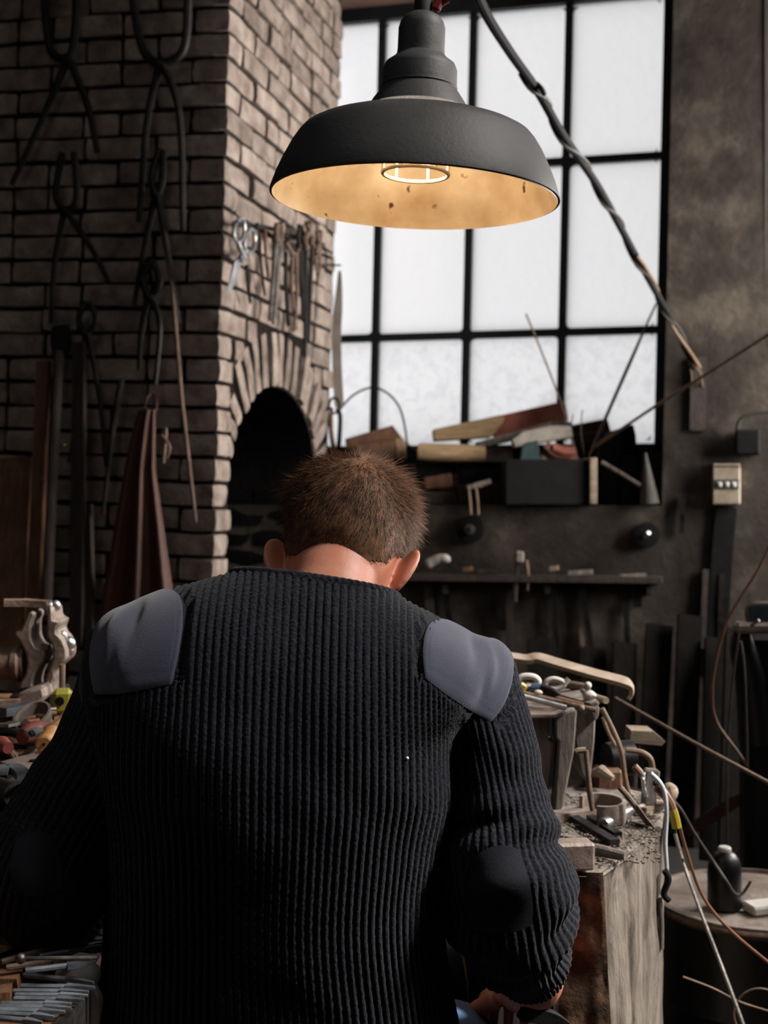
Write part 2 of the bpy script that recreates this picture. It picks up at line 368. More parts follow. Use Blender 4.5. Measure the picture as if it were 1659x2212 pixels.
# ---- window
win = MB()
z0w = 1.44
uRf = px_u(1431, 600)[0]
for (u0, u1) in ((uL, uL+.05), (uRf-.016, uR)): wbox(win, u0, u1, -.03, .03, z0w-.03, zTop)
wbox(win, uL, uR, -.03, .03, z0w-.1, z0w)
zt = px_u(1000, 22)[1]
wbox(win, uL, uR, -.035, .03, zt-.02, zTop)
window = struct(win, 'window_1', 'window_iron')
vbars = [px_u(x, 500)[0] for x in (818, 1014, 1220)]
vbars = [vbars[0]-.36]+vbars
hbars = [px_u(1300, 346)[1], px_u(1080, 723)[1]]
for u in vbars:
    m = MB(); wbox(m, u-.0145, u+.0145, -.022, .018, z0w, zt-.02); m.build('glazing_bar', 'window_iron', window)
for z in hbars:
    m = MB(); wbox(m, uL+.05, uRf-.016, -.024, .02, z-.0145, z+.0145); m.build('glazing_bar', 'window_iron', window)
us = [uL+.05]+vbars+[uRf-.016]; zs = [z0w]+sorted(hbars)+[zt-.02]
for i in range(len(us)-1):
    for j in range(len(zs)-1):
        m = MB(); n = 1
        m.add([WP(us[i], 0, zs[j]), WP(us[i+1], 0, zs[j]), WP(us[i+1], 0, zs[j+1]), WP(us[i], 0, zs[j+1])], [(0,1,2,3)])
        m.build('pane', 'rippled_glass' if j == 0 else 'frosted_glass', window, smooth=0)
        # old putty rounding the corners of the pane
        g = .014
        for (cu, cz, su, sz) in ((us[i]+.0145, zs[j]+.0145, 1, 1), (us[i+1]-.0145, zs[j]+.0145, -1, 1), (us[i]+.0145, zs[j+1]-.0145, 1, -1), (us[i+1]-.0145, zs[j+1]-.0145, -1, -1)):
            k = MB(); gg = g*rnd.uniform(.6, 1.6)
            pts = [(cu, cz), (cu+su*gg, cz), (cu+su*gg*.3, cz+sz*gg*.3), (cu, cz+sz*gg)]
            vs = [WP(a, w, c) for w in (-.012, -.002) for a, c in pts]
            k.add(vs, [(0,1,2,3), (7,6,5,4), (0,1,5,4), (1,2,6,5), (2,3,7,6), (3,0,4,7)])
            k.build('putty', 'window_iron', window)

# ---- the brick chimney mass with the arched opening (wall_left)
O = P(466, 1065, 3.9)
Rb = Matrix(((.2425, .970, 0), (.970, -.2425, 0), (0, 0, 1))).transposed().to_4x4()     # columns: s (away), n (right), z
Rb = Matrix(((.2425, .970, 0, 0), (.970, -.2425, 0, 0), (0, 0, 1, 0), (0, 0, 0, 1)))
PM = T(O.x, O.y, ZC) @ RY(.031) @ T(0, 0, -ZC) @ Rb
PMi = PM.inverted()
def face_hit(px, py, axis, off=0.0):
    """pixel onto the lit side (axis 1) or the dark front (axis 0) of the chimney, in chimney coordinates"""
    o = PMi @ Vector((0, 0, ZC)); d = (PMi.to_3x3() @ Vector(((px-CX)/F, 1, (HY-py)/F)))
    t = (off-o[axis])/d[axis]; return o+d*t
SC, HW, ZS, RISE, SLEN, ZLOW = .583, .453, 1.302, .315, 1.2, .72
def arch_z(s):
    q = 1-((s-SC)/HW)**2; return ZS+RISE*math.sqrt(max(q, 0))
b = MB(); e = -.012
def q4(mb, a, b_, c, d): mb.add([a, b_, c, d], [(0,1,2,3)])
q4(b, (.012, e, 0), (.012, -3, 0), (.012, -3, 3.7), (.012, e, 3.7))
q4(b, (.012, e, 0), (SC-HW, e, 0), (SC-HW, e, 3.7), (.012, e, 3.7))
q4(b, (SC+HW, e, 0), (SLEN, e, 0), (SLEN, e, 3.7), (SC+HW, e, 3.7))
q4(b, (SC-HW, e, 0), (SC+HW, e, 0), (SC+HW, e, ZLOW), (SC-HW, e, ZLOW))
q4(b, (SLEN, e, 0), (SLEN, -1, 0), (SLEN, -1, 3.7), (SLEN, e, 3.7))
NS = 28
arc = [(SC-HW*math.cos(math.pi*i/NS), arch_z(SC-HW*math.cos(math.pi*i/NS))) for i in range(NS+1)]
for i in range(NS):
    (a0, h0), (a1, h1) = arc[i], arc[i+1]
    q4(b, (a0, e, h0), (a1, e, h1), (a1, e, 3.7), (a0, e, 3.7))
wl = b.mesh('wall_left', 'mortar', smooth=0)
wall_left = bpy.data.objects.new('wall_left', wl); COL.objects.link(wall_left); wall_left.matrix_world = PM; wall_left['kind'] = 'structure'
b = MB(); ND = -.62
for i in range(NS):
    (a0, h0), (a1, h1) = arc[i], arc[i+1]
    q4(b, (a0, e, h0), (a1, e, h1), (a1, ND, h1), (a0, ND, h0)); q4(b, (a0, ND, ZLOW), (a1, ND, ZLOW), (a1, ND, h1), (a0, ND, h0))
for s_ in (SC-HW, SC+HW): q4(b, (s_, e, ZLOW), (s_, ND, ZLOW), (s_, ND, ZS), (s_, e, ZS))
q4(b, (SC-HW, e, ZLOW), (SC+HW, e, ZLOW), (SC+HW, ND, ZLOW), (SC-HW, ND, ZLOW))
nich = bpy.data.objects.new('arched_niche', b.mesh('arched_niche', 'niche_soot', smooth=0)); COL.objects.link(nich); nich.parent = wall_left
def brick_mesh(L, D, H, seed):
    m = MB(); nx = 3 if L > .15 else 2
    bm = bmesh.new(); bmesh.ops.create_cube(bm, size=1)
    bmesh.ops.subdivide_edges(bm, edges=bm.edges[:], cuts=2, use_grid_fill=True)
    for v in bm.verts:
        c = v.co.copy(); k = sum(abs(x) > .49 for x in c)
        sc = .94 if k >= 3 else (.975 if k == 2 else 1.0)
        v.co = Vector((c.x*L*(1-(1-sc)*.45), c.y*D*sc, c.z*H*(sc if k > 1 else 1)))
        v.co += .0042*mnoise.noise_vector(v.co*22+Vector((seed*3.1, seed*1.3, seed)))
        v.co += .0022*mnoise.noise_vector(v.co*70+Vector((seed, seed*5.3, seed*2)))
    me = bpy.data.meshes.new('brick'); bm.to_mesh(me); bm.free(); me.shade_smooth(); me.set_sharp_from_angle(angle=math.radians(50)); me.materials.append(M_['brick']); return me
BH = .064; CR = .0755
stretch_m = [brick_mesh(.225, .09, BH, i+1) for i in range(5)]
head_m = [brick_mesh(.11, .09, BH, i+11) for i in range(5)]
corner_m = [brick_mesh(.225, .112, BH, i+21) for i in range(4)]
vous_m = [brick_mesh(.18, .09, .056, i+31) for i in range(5)]
def brick(me, loc, rot=(0,0,0), sc=(1,1,1)):
    o = bpy.data.objects.new('brick', me); COL.objects.link(o); o.parent = wall_left
    o.location = loc; o.rotation_euler = [r+rnd.uniform(-.012, .012) for r in rot]; o.scale = sc; return o
def outside(s0, s1, zc):
    """cut a brick's run so that it keeps clear of the arch ring and the opening"""
    if zc < ZLOW: return [(s0, s1)]
    zc = zc-.02
    if zc < ZS+.04: a = HW+.004
    else:
        q = 1-((zc-ZS)/(RISE+.185))**2
        if q <= 0: return [(s0, s1)]
        a = max((HW+.14)*math.sqrt(q), HW*.0)
    lo, hi = SC-a, SC+a; r = []
    if s0 < lo: r.append((s0, min(s1, lo)))
    if s1 > hi: r.append((max(s0, hi), s1))
    return r
kz = 0; z = .45
while z < 3.30:
    odd = kz % 2; zc = z+CR/2
    # corner brick, seen on both faces
    Lc = .225 if odd else .112
    me = rnd.choice(corner_m)
    lim = outside(0, .30, zc); lim1 = lim[0][1] if lim and lim[0][0] == 0 else .1
    lim1 = max(lim1, .11)
    if odd: brick(me, (min(.1125, lim1/2)-rnd.uniform(.0, .008), -.056+rnd.uniform(-.004, .006), zc), sc=(min(1, lim1/.225), 1, 1))
    else: brick(me, (.056-rnd.uniform(.0, .008), -.1125+rnd.uniform(-.004, .006), zc), (0, 0, math.pi/2))
    # lit side
    s = Lc+.011
    while s < SLEN-.03:
        L = rnd.choice((.225, .225, .225, .11)) if s > .3 else .225
        s1 = min(s+L, SLEN+rnd.uniform(-.03, .02))
        for (a, c) in outside(s, s1, zc):
            if c-a < .035: continue
            me = rnd.choice(stretch_m if c-a > .15 else head_m); base = .225 if c-a > .15 else .11
            brick(me, ((a+c)/2, -.045+rnd.uniform(-.006, .007), zc+rnd.uniform(-.003, .003)), sc=((c-a)/base, 1, rnd.uniform(.93, 1.04)))
        s = s1+.011 if s1 < SLEN-.03 else 9
    # dark front
    n = (.112 if odd else .225)+.011
    while n < .98:
        L = rnd.choice((.225, .225, .11)); n1 = n+L
        me = rnd.choice(stretch_m if L > .15 else head_m)
        brick(me, (.045+rnd.uniform(-.007, .006), -(n+n1)/2, zc+rnd.uniform(-.003, .003)), (0, 0, math.pi/2))
        n = n1+.011
    z += CR; kz += 1
for i in range(17):
    ph = math.radians(14+152*i/16)
    cs, sn = math.cos(ph), math.sin(ph); s_, z_ = SC-HW*cs, ZS+RISE*sn
    nv = Vector((-cs/HW, sn/RISE)).normalized(); L = .18
    if nv.x < 0: L = min(L, (s_-.125)/max(-nv.x, .01))
    else: L = min(L, (SLEN-.02-s_)/max(nv.x, .01))
    L = max(L, .07)
    c = Vector((s_, z_))+nv*(L/2+.004)
    th = math.atan2(nv.y, nv.x)
    brick(rnd.choice(vous_m), (c.x, -.043+rnd.uniform(-.006, .008), c.y), (0, -th, 0), (L/.18, 1, rnd.uniform(.82, 1.0)))
# far jamb bricks inside the opening, recess shade painted into their colour
shade_m = [m_.copy() for m_ in stretch_m[:3]]
for m_ in shade_m: m_.materials[0] = M_['niche_soot']
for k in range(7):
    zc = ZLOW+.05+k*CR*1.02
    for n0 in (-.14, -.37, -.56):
        brick(rnd.choice(shade_m), (SC+HW+.04, n0+(.06 if k % 2 else 0), zc), (0, 0, math.pi/2))

# ================================================================== PENDANT LAMP
LD = 1.85
lc = P(895, 430, LD)
LM = T(*lc) @ RY(.045) @ RX(0.0)
lamp = thing('pendant_lamp', 'dark grey bell-shaped industrial pendant lamp with cream inside, hanging before the window', 'lamp', lc)
outer = [(.2065, 0), (.206, .004), (.199, .025), (.190, .046), (.179, .068), (.170, .082), (.163, .090), (.153, .0955), (.134, .1025), (.112, .1080), (.101, .1105)]
inner = [(r-.0035, h-.0015) for r, h in outer]+[(.06, .119), (.03, .121)]
b = MB(); b.lathe([(.203, 0.0)]+outer+[(.09, .112)], 96, LM, cap=False); shade = b.build('shade', 'lamp_enamel', lamp, smooth=40)
b = MB(); b.lathe([(.2035, .0005)]+inner, 96, LM, cap=False); b.build('reflector', 'lamp_inside', shade, smooth=60)
b = MB(); b.lathe([(.1012, .1105), (.089, .1170), (.073, .1255)], 64, LM, cap=False); b.build('dust_ledge', 'lamp_dust', shade)
b = MB(); b.lathe([(.075, .122), (.073, .126), (.066, .138), (.058, .150), (.0535, .156)], 64, LM, cap=False); b.build('neck_cone', 'lamp_enamel', lamp)
b = MB(); b.lathe([(.0535, .156), (.0545, .158), (.0535, .162), (.053, .184), (.0495, .192), (.040, .199), (.0345, .205), (.0335, .214), (.0335, .243), (.031, .252), (.0255, .2595), (.018, .264), (.008, .266)], 64, LM); b.build('cap', 'lamp_enamel', lamp)
b = MB(); b.lathe([(.0125, .262), (.0125, .283), (.0105, .288), (.005, .289)], 24, LM); b.build('cord_gland', 'rubber_black', lamp)
b = MB(); b.box((.014, .014, .018), LM @ T(.020, -.002, .277) @ RY(.35), .003); b.lathe([(.006, -.011), (.008, .011)], 12, LM @ T(.024, -.002, .281) @ RY(.9)); b.build('wire_connector', 'red_rubber', lamp)
top = LM @ Vector((0, 0, .288))
b = MB(); b.tube([top, top+Vector((.006, 0, .05)), top+Vector((.010, 0, .4)), Vector((top.x+.012, LD, 3.7))], .0035, 8)
b.tube([top+Vector((.004, 0, 0)), top+Vector((.009, .003, .06)), top+Vector((.013, .002, .4)), Vector((top.x+.015, LD, 3.7))], .003, 8); b.build('cord', 'cord_grey', lamp)
b = MB()
b.tube([LM @ Vector((.047*math.cos(a), .047*math.sin(a), .036)) for a in np.linspace(0, 2*math.pi, 41)], .0028, 8)
b.tube([LM @ Vector((.044*math.cos(a), .044*math.sin(a), .088)) for a in np.linspace(0, 2*math.pi, 41)], .002, 8)
for k in range(6):
    a = math.radians(-66+60*k+12)
    b.tube([LM @ Vector((r*math.cos(a), r*math.sin(a), h)) for r, h in ((.047, .036), (.046, .07), (.042, .1), (.034, .118))], .0021, 8)
b.build('guard_cage', 'cage_wire', lamp)
b = MB(); b.lathe([(.018, .12), (.018, .105), (.012, .1)], 20, LM); b.build('socket', 'rubber_black', lamp)
b = MB(); b.ball((0, 0, 0), (.020, .020, .024), 20, 12, LM @ T(0, 0, .087)); b.build('bulb', 'bulb_glow', lamp)

# heavy cable bundle slung from the roof to the wall beside the window
cb = thing('cable_bundle', 'thick twisted grey cable bundle slung diagonally across the window', 'cable', P(1510, 800, 4.55))
cpts = curve([P(900, -1780, 2.4), P(930, -1000, 2.45), P(985, -300, 2.6), P(1020, -60, 2.7), P(1045, 20, 2.8), P(1100, 110, 2.95), P(1160, 195, 3.1), P(1215, 290, 3.25), P(1290, 400, 3.5), P(1345, 500, 3.75), P(1405, 610, 4.05), P(1450, 690, 4.3), P(1505, 795, 4.5)], 12)
b = MB(); k = len(cpts); b.tube(cpts, [(.0125-.003*i/k)*(1 if i < k-4 else .6) for i in range(k)], 10); b.build('cable', 'rubber_black', cb)
b = MB()
sp = [p+Vector((math.cos(i*.42), .3, math.sin(i*.42)*.6)).normalized()*.0125 for i, p in enumerate(cpts) if i > 66]
b.tube(sp, .0055, 7); b.build('wrapped_wire', 'cord_grey', cb)
b = MB()
sp = [p+Vector((math.cos(i*.25+2), -.6, math.sin(i*.25+2)*.6)).normalized()*.011 for i, p in enumerate(cpts) if i > 112]
b.tube(sp, .006, 7); b.build('wrapped_wire', 'cord_tan', cb)
b = MB(); b.tube(curve([P(1158, 180, 3.08), P(1170, 192, 3.08), P(1176, 205, 3.09)]), .006, 6); b.build('tape_end', 'rubber_black', cb)
b = MB(); b.tube(curve([P(1470, 745, 4.4), P(1490, 790, 4.5), P(1497, 860, 4.6), P(1507, 930, 4.6), P(1520, 985, 4.6), P(1530, 1000, 4.6)]), .0035, 6); b.build('loose_wire', 'cord_tan', cb)
b = MB(); b.tube(curve([P(1495, 785, 4.48), P(1512, 805, 4.5), P(1518, 840, 4.55), P(1519, 868, 4.55)]), .004, 6); b.build('loose_wire', 'cord_tan', cb)

# ================================================================== THE PERSON
PB = Vector((-.12, 1.56, 0))
person = thing('person', 'person seen from behind in a dark ribbed work sweater, bent over the work', 'person', PB)

def lerp_rows(rows, n):
    rows = np.array(rows, dtype=float); k = len(rows); out = []
    for t in np.linspace(0, k-1, n):
        i = min(int(t), k-2); f = t-i
        p0 = rows[max(i-1, 0)]; p1 = rows[i]; p2 = rows[i+1]; p3 = rows[min(i+2, k-1)]
        out.append(.5*((2*p1)+(p2-p0)*f+(2*p0-5*p1+4*p2-p3)*f*f+(3*p1-p0-3*p2+p3)*f**3))
    return np.array(out)
def pw(px, py, D): v = P(px, py, D); return [v.x, v.y, v.z]
# one row: left edge, right edge, middle of the back (row, depth), front depth
TR = [((212, 2330), (1000, 2330), 2330, 1.445, 1.70), ((220, 2200), (984, 2200), 2200, 1.432, 1.71), ((238, 2030), (958, 2030), 2030, 1.415, 1.71),
      ((235, 1850), (972, 1850), 1860, 1.402, 1.70), ((220, 1700), (990, 1720), 1735, 1.397, 1.69), ((210, 1570), (992, 1590), 1620, 1.400, 1.69),
      ((190, 1465), (1050, 1510), 1535, 1.410, 1.69), ((205, 1388), (1072, 1446), 1465, 1.422, 1.69), ((258, 1324), (1045, 1393), 1405, 1.437, 1.69),
      ((335, 1283), (985, 1352), 1352, 1.455, 1.685), ((422, 1261), (915, 1320), 1300, 1.477, 1.675), ((498, 1248), (866, 1298), 1254, 1.503, 1.66)]
rows = []
for (l, r, yb, db, df) in TR:
    rows.append(pw(l[0], l[1], 1.57)+pw(r[0], r[1], 1.57)+[ZC-(yb-HY)*db/F, db, df])
NR, NB, NF = 190, 520, 150
TRI = lerp_rows(rows, NR)
th = np.concatenate([np.linspace(math.pi, 2*math.pi, NB, endpoint=False), np.linspace(0, math.pi, NF, endpoint=False)])
NC = NB+NF
def torso_grid():
    V = np.zeros((NR, NC, 3)); c, s = np.cos(th), np.sin(th); p = 2.5
    cx = np.sign(c)*np.abs(c)**(2/p); sx = np.sign(s)*np.abs(s)**(2/p)
    # even spacing of the columns over the back
    half = np.linspace(-1, 1, NB, endpoint=False)
    cx[:NB] = np.sin(half*math.pi/2)*.35+half*.65; sx[:NB] = -(1-np.abs(cx[:NB])**p)**(1/p)
    for i, r in enumerate(TRI):
        L, Rr = r[0:3], r[3:6]; zb, yb, yf = r[6], r[7], r[8]
        mid = (L+Rr)/2; h = (Rr-L)/2
        V[i] = mid[None]+cx[:, None]*h[None]
        back = sx < 0
        V[i, back, 1] = V[i, back, 1]+(yb-mid[1])*(-sx[back]); V[i, back, 2] += (zb-mid[2])*(-sx[back])
        V[i, ~back, 1] += (yf-mid[1])*sx[~back]; V[i, ~back, 2] += (min(zb, mid[2])-mid[2]-.02*(i/NR)**6)*sx[~back]
        f = i/NR
        if f > .3: # hollow along the spine
            x = V[i, :, 0]-mid[0]; V[i, back, 1] += .007*np.exp(-(x[back]/.035)**2)*min(1, (f-.3)/.3)*(1-f**8)
    return V
TG = torso_grid()
def grid_normals(V, wrap=True):
    du = np.roll(V, -1, 1)-np.roll(V, 1, 1)
    dv = np.zeros_like(V); dv[1:-1] = V[2:]-V[:-2]; dv[0] = V[1]-V[0]; dv[-1] = V[-1]-V[-2]
    n = np.cross(du, dv); n /= np.maximum(np.linalg.norm(n, axis=2, keepdims=True), 1e-9); return n
def grid_faces(nr, nc, off=0):
    i, j = np.meshgrid(np.arange(nr-1), np.arange(nc), indexing='ij'); j2 = (j+1) % nc
    return (np.stack([i*nc+j, i*nc+j2, (i+1)*nc+j2, (i+1)*nc+j], -1).reshape(-1, 4)+off)
def fold(V, amp, freq, seed=0):
    out = np.zeros(V.shape[:2])
    for k, f in enumerate((1, 2.1)):
        out += np.sin(V[..., 0]*freq*f+seed+1.7*np.sin(V[..., 2]*freq*.6*f+seed*2+k))*np.sin(V[..., 2]*freq*.8*f+1.3*np.sin(V[..., 0]*freq*.5*f+k+seed))/f
    return out*amp
PITCH = .0093
# rib phase of the torso: along the arc of the chest ring, held by x above it
ka = int(NR*.36)
def torso_phase():
    ph = np.zeros((NR, NC)); ring = TG[ka]; d = np.linalg.norm(np.diff(ring[:NB+1], axis=0), axis=1); S = np.concatenate([[0], np.cumsum(d)])
    xs = ring[:NB+1, 0]
    for i in range(NR):
        if i <= ka: ph[i, :NB] = S[:NB]; dd = S[-1]
        else:
            x = TG[i, :, 0]+.0*(TG[i, :, 2]); ph[i, :NB] = np.interp(x[:NB], xs, S)
        ph[i, NB:] = S[-1]+np.linspace(0, .5, NF)
    return ph/PITCH
TP = torso_phase()
def rib(ph): return (np.abs(np.cos(ph*math.pi))**.7)
tn = grid_normals(TG)
if np.mean(tn[NR//2, :NB, 1]) > 0: tn = -tn
amp = np.full((NR, NC), .0034); amp[:, NB:] = .0004
# stitches break the ribs up very slightly
stitch = .0003*np.sin(np.arange(NR)[:, None]*2.4+np.floor(TP)*1.7)
TV = TG+tn*(amp*rib(TP)+stitch+fold(TG, .0022, 21))[..., None]

def sleeve(path, N, NRs, bulge):
    rowsS = [pw(a[0], a[1], a[2])+[a[3]] for a in path]
    A = lerp_rows(rowsS, NRs); C = A[:, :3]; rad = A[:, 3]
    tan = np.gradient(C, axis=0); tan /= np.linalg.norm(tan, axis=1, keepdims=True)
    # smooth the frame through the bend
    u = np.array([0, -1.0, 0]); nc = N; a = np.linspace(0, 2*math.pi, nc, endpoint=False)
    V = np.zeros((NRs, nc, 3))
    for i in range(NRs):
        u = u-tan[i]*u.dot(tan[i]); u /= np.linalg.norm(u); w = np.cross(tan[i], u); v = i/NRs
        rr = rad[i]*(1+bulge(v, a))
        V[i] = C[i]+np.outer(np.cos(a)*rr, u)+np.outer(np.sin(a)*rr, w)
    return V, a
def bulge_r(v, a):
    env = np.clip((v-.32)/.2, 0, 1)*np.clip((1.02-v)/.12, 0, 1)
    return env*(.055*np.sin(2*math.pi*v*8.5+1.5*np.cos(a-.6)+.5*np.sin(2*a))+.035*np.sin(2*math.pi*v*15+2.2*np.cos(a+1.0)))
def bulge_l(v, a):
    env = np.clip((v-.3)/.2, 0, 1); return env*.03*np.sin(2*math.pi*v*6+1.5*np.cos(a-.6))
SR_path = [(990, 1400, 1.57, .012), (997, 1411, 1.57, .038), (1006, 1432, 1.57, .0508), (1018, 1472, 1.565, .0555), (1035, 1545, 1.545, .0560), (1060, 1660, 1.530, .0580), (1076, 1760, 1.520, .0610),
           (1084, 1845, 1.510, .0690), (1096, 1925, 1.515, .0765), (1106, 1985, 1.545, .0715), (1122, 2035, 1.60, .0600), (1141, 2072, 1.66, .0490), (1147, 2090, 1.69, .0440)]
SL_path = [(345, 1330, 1.57, .010), (330, 1345, 1.57, .034), (308, 1375, 1.57, .049), (285, 1425, 1.565, .055), (262, 1530, 1.55, .0590), (226, 1640, 1.54, .0655), (172, 1740, 1.53, .0700), (122, 1830, 1.52, .0745),
           (100, 1900, 1.53, .0755), (108, 1935, 1.59, .0670), (150, 1955, 1.68, .0560), (215, 1975, 1.76, .0470)]
swV, swF, off = [TV.reshape(-1, 3)], [grid_faces(NR, NC)], NR*NC
baseV = [TG.reshape(-1, 3)]; sleeves = []
for path, bul, seed in ((SR_path, bulge_r, 1.0), (SL_path, bulge_l, 2.0)):
    NS_, NRs = 46*7, 170
    V, a = sleeve(path, NS_, NRs, bul); n = grid_normals(V); cen = V.mean(1, keepdims=True)
    if np.mean(np.sum(n*(V-cen), 2)) < 0: n = -n
    ph = (a/(2*math.pi)*46)[None, :]+0*V[..., 0]
    am = np.full(V.shape[:2], .0030)*np.clip((np.arange(NRs)/NRs-.02)/.05, 0, 1)[:, None]
    V2 = V+n*(am*rib(ph)+fold(V, .0022, 34, seed))[..., None]
    # turn the hem in
    cen = V2[-1].mean(0); hem = V2[-1]*.72+cen*.28; hem2 = hem*.95+V2[-12].mean(0)*.05
    V3 = np.concatenate([V2, hem[None], hem2[None]])
    swV.append(V3.reshape(-1, 3)); swF.append(grid_faces(NRs+2, NS_, off)); off += (NRs+2)*NS_
    baseV.append(V.reshape(-1, 3)); sleeves.append((V, NRs, NS_))
sweater = np_obj('sweater', np.concatenate(swV), np.concatenate(swF), 'knit', person)
sweater['label'] = 'dark navy ribbed knit work sweater'
bf = [grid_faces(NR, NC)]; o2 = NR*NC
for V, a_, b_ in sleeves: bf.append(grid_faces(a_, b_, o2)); o2 += a_*b_
bvh = BVHTree.FromPolygons([tuple(v) for v in np.concatenate(baseV)], [tuple(f) for f in np.concatenate(bf)])
# ribbed collar band
ring = TG[-1]; cnt = ring.mean(0); NC2 = 420
idx = np.linspace(0, NC, NC2, endpoint=False); ringS = np.array([ring[int(i) % NC]*(1-(i % 1))+ring[(int(i)+1) % NC]*(i % 1) for i in idx])
seg = np.linalg.norm(np.diff(np.concatenate([ringS, ringS[:1]]), axis=0), axis=1); Sarc = np.concatenate([[0], np.cumsum(seg)]); tot = Sarc[-1]
uni = np.linspace(0, tot, NC2, endpoint=False); rc = np.concatenate([ringS, ringS[:1]]); ringU = np.stack([np.interp(uni, Sarc, rc[:, k]) for k in range(3)], 1)
out = ringU-cnt; out[:, 2] = 0; out /= np.linalg.norm(out, axis=1, keepdims=True)
CV = np.zeros((12, NC2, 3)); nrib = int(tot/.0085); rb_ = (np.abs(np.cos(uni/tot*nrib*math.pi))**.8)
for k in range(12):
    a = 2*math.pi*k/12; rr = .0048+.0016*rb_
    CV[k] = ringU+out*((math.cos(a)*rr)[:, None]-.003)+np.array([0, 0, 1.])*((math.sin(a)*(.013+.0008*rb_))[:, None]-.005)
fc = grid_faces(12, NC2); i, j = 11, np.arange(NC2); fc = np.concatenate([fc, np.stack([11*NC2+j, 11*NC2+(j+1) % NC2, (j+1) % NC2, j], -1)])
np_obj('collar', CV.reshape(-1, 3), fc, 'knit', sweater)

def cam_hit(px, py):
    d = Vector(((px-CX)/F, 1, (HY-py)/F)).normalized()
    h = bvh.ray_cast(Vector((0, 0, ZC)), d); return h[0]
def shoulder_patch(C, bottom, topp, over, name, label):
    C = Vector(C); nb = 40; nv = 44; V = np.zeros((nv, nb, 3))
    def along(pts, t):
        pts = np.array(pts, float); s = t*(len(pts)-1); i = min(int(s), len(pts)-2); return pts[i]*(1-(s-i))+pts[i+1]*(s-i)
    for j in range(nb):
        t = j/(nb-1); bpx = along(bottom, t); tpx = along(topp, t)
        hb = cam_hit(*bpx)
        ht = None; k = 0
        while ht is None and k < 20: ht = cam_hit(tpx[0]+(C_px[0]-tpx[0])*.03*k, tpx[1]+(C_px[1]-tpx[1])*.03*k+2); k += 1
        db = (hb-C).normalized(); dt = (ht-C).normalized(); ang = db.angle(dt); ax = db.cross(dt).normalized()
        for i in range(nv):
            d = Matrix.Rotation(ang*(1+over)*i/(nv-1), 3, ax) @ db
            hits = bvh.ray_cast(C+d*.5, -d)
            p = hits[0] if hits[0] is not None else C+d*.06
            V[i, j] = p
    # relax, then lift off the knit
    for it in range(25):
        W = V.copy(); W[1:-1] = (V[2:]+V[:-2]+2*V[1:-1])/4; W[:, 1:-1] = (W[:, 2:]+W[:, :-2]+2*W[:, 1:-1])/4; V = W
    def clear_of_knit(V):
        for i in range(nv):
            for j in range(nb):
                q = Vector(V[i, j])-C; d = q.normalized(); h = bvh.ray_cast(C+d*.5, -d)[0]
                if h is not None: V[i, j] = C+d*max(q.length, (h-C).length)
        return V
    V = clear_of_knit(V)
    for it in range(12):
        W = V.copy(); W[1:-1] = (V[2:]+V[:-2]+2*V[1:-1])/4; W[:, 1:-1] = (W[:, 2:]+W[:, :-2]+2*W[:, 1:-1])/4; V = W
    du = np.gradient(V, axis=1); dv = np.gradient(V, axis=0); n = np.cross(du, dv); n /= np.linalg.norm(n, axis=2, keepdims=True)
    if np.mean(np.sum(n*(V-np.array(C)), 2)) < 0: n = -n
    wr = .0016*np.sin(np.linspace(0, 7, nv)[:, None]+3*np.sin(np.linspace(0, 5, nb))[None])*np.linspace(0, 1, nb)[None]
    uu = np.linspace(0, 1, nb)[None]; vv = np.linspace(0, 1, nv)[:, None]
    wr = wr-.0052*np.exp(-((uu-(.44+.30*(.55-vv)))/.055)**2)*np.exp(-((vv-.38)/.17)**2)+.0040*np.exp(-((uu-(.62+.30*(.55-vv)))/.09)**2)*np.exp(-((vv-.38)/.2)**2)
    wr = wr-.002*np.exp(-((uu-(.75-.4*vv))/.05)**2)*np.exp(-((vv-.15)/.1)**2)
    edge = np.minimum.outer(np.minimum(np.arange(nv), nv-1-np.arange(nv)), np.minimum(np.arange(nb), nb-1-np.arange(nb)))
    Vt = V+n*(np.where(edge == 0, .0012, np.where(edge == 2, .0028, .0036))+wr)[..., None]
    i, j = np.meshgrid(np.arange(nv-1), np.arange(nb-1), indexing='ij')
    fc = np.stack([i*nb+j, i*nb+j+1, (i+1)*nb+j+1, (i+1)*nb+j], -1).reshape(-1, 4)
    o = np_obj(name, Vt.reshape(-1, 3), fc, 'patch_cloth', sweater); o['label'] = label; return o
C_px = (1000, 1470)
shoulder_patch(P(1000, 1470, 1.56), [(917, 1466), (962, 1500), (1012, 1533), (1060, 1560), (1085, 1500), (1100, 1455)][:4], [(938, 1340), (1000, 1352), (1062, 1392), (1106, 1440)], .7, 'shoulder_patch', 'blue-grey cloth patch sewn over the lit shoulder')
C_px = (300, 1440)
shoulder_patch(P(300, 1440, 1.56), [(372, 1478), (320, 1490), (260, 1500), (205, 1500)], [(384, 1280), (330, 1290), (260, 1310), (205, 1370)], .6, 'shoulder_patch', 'blue-grey cloth patch over the shaded shoulder')
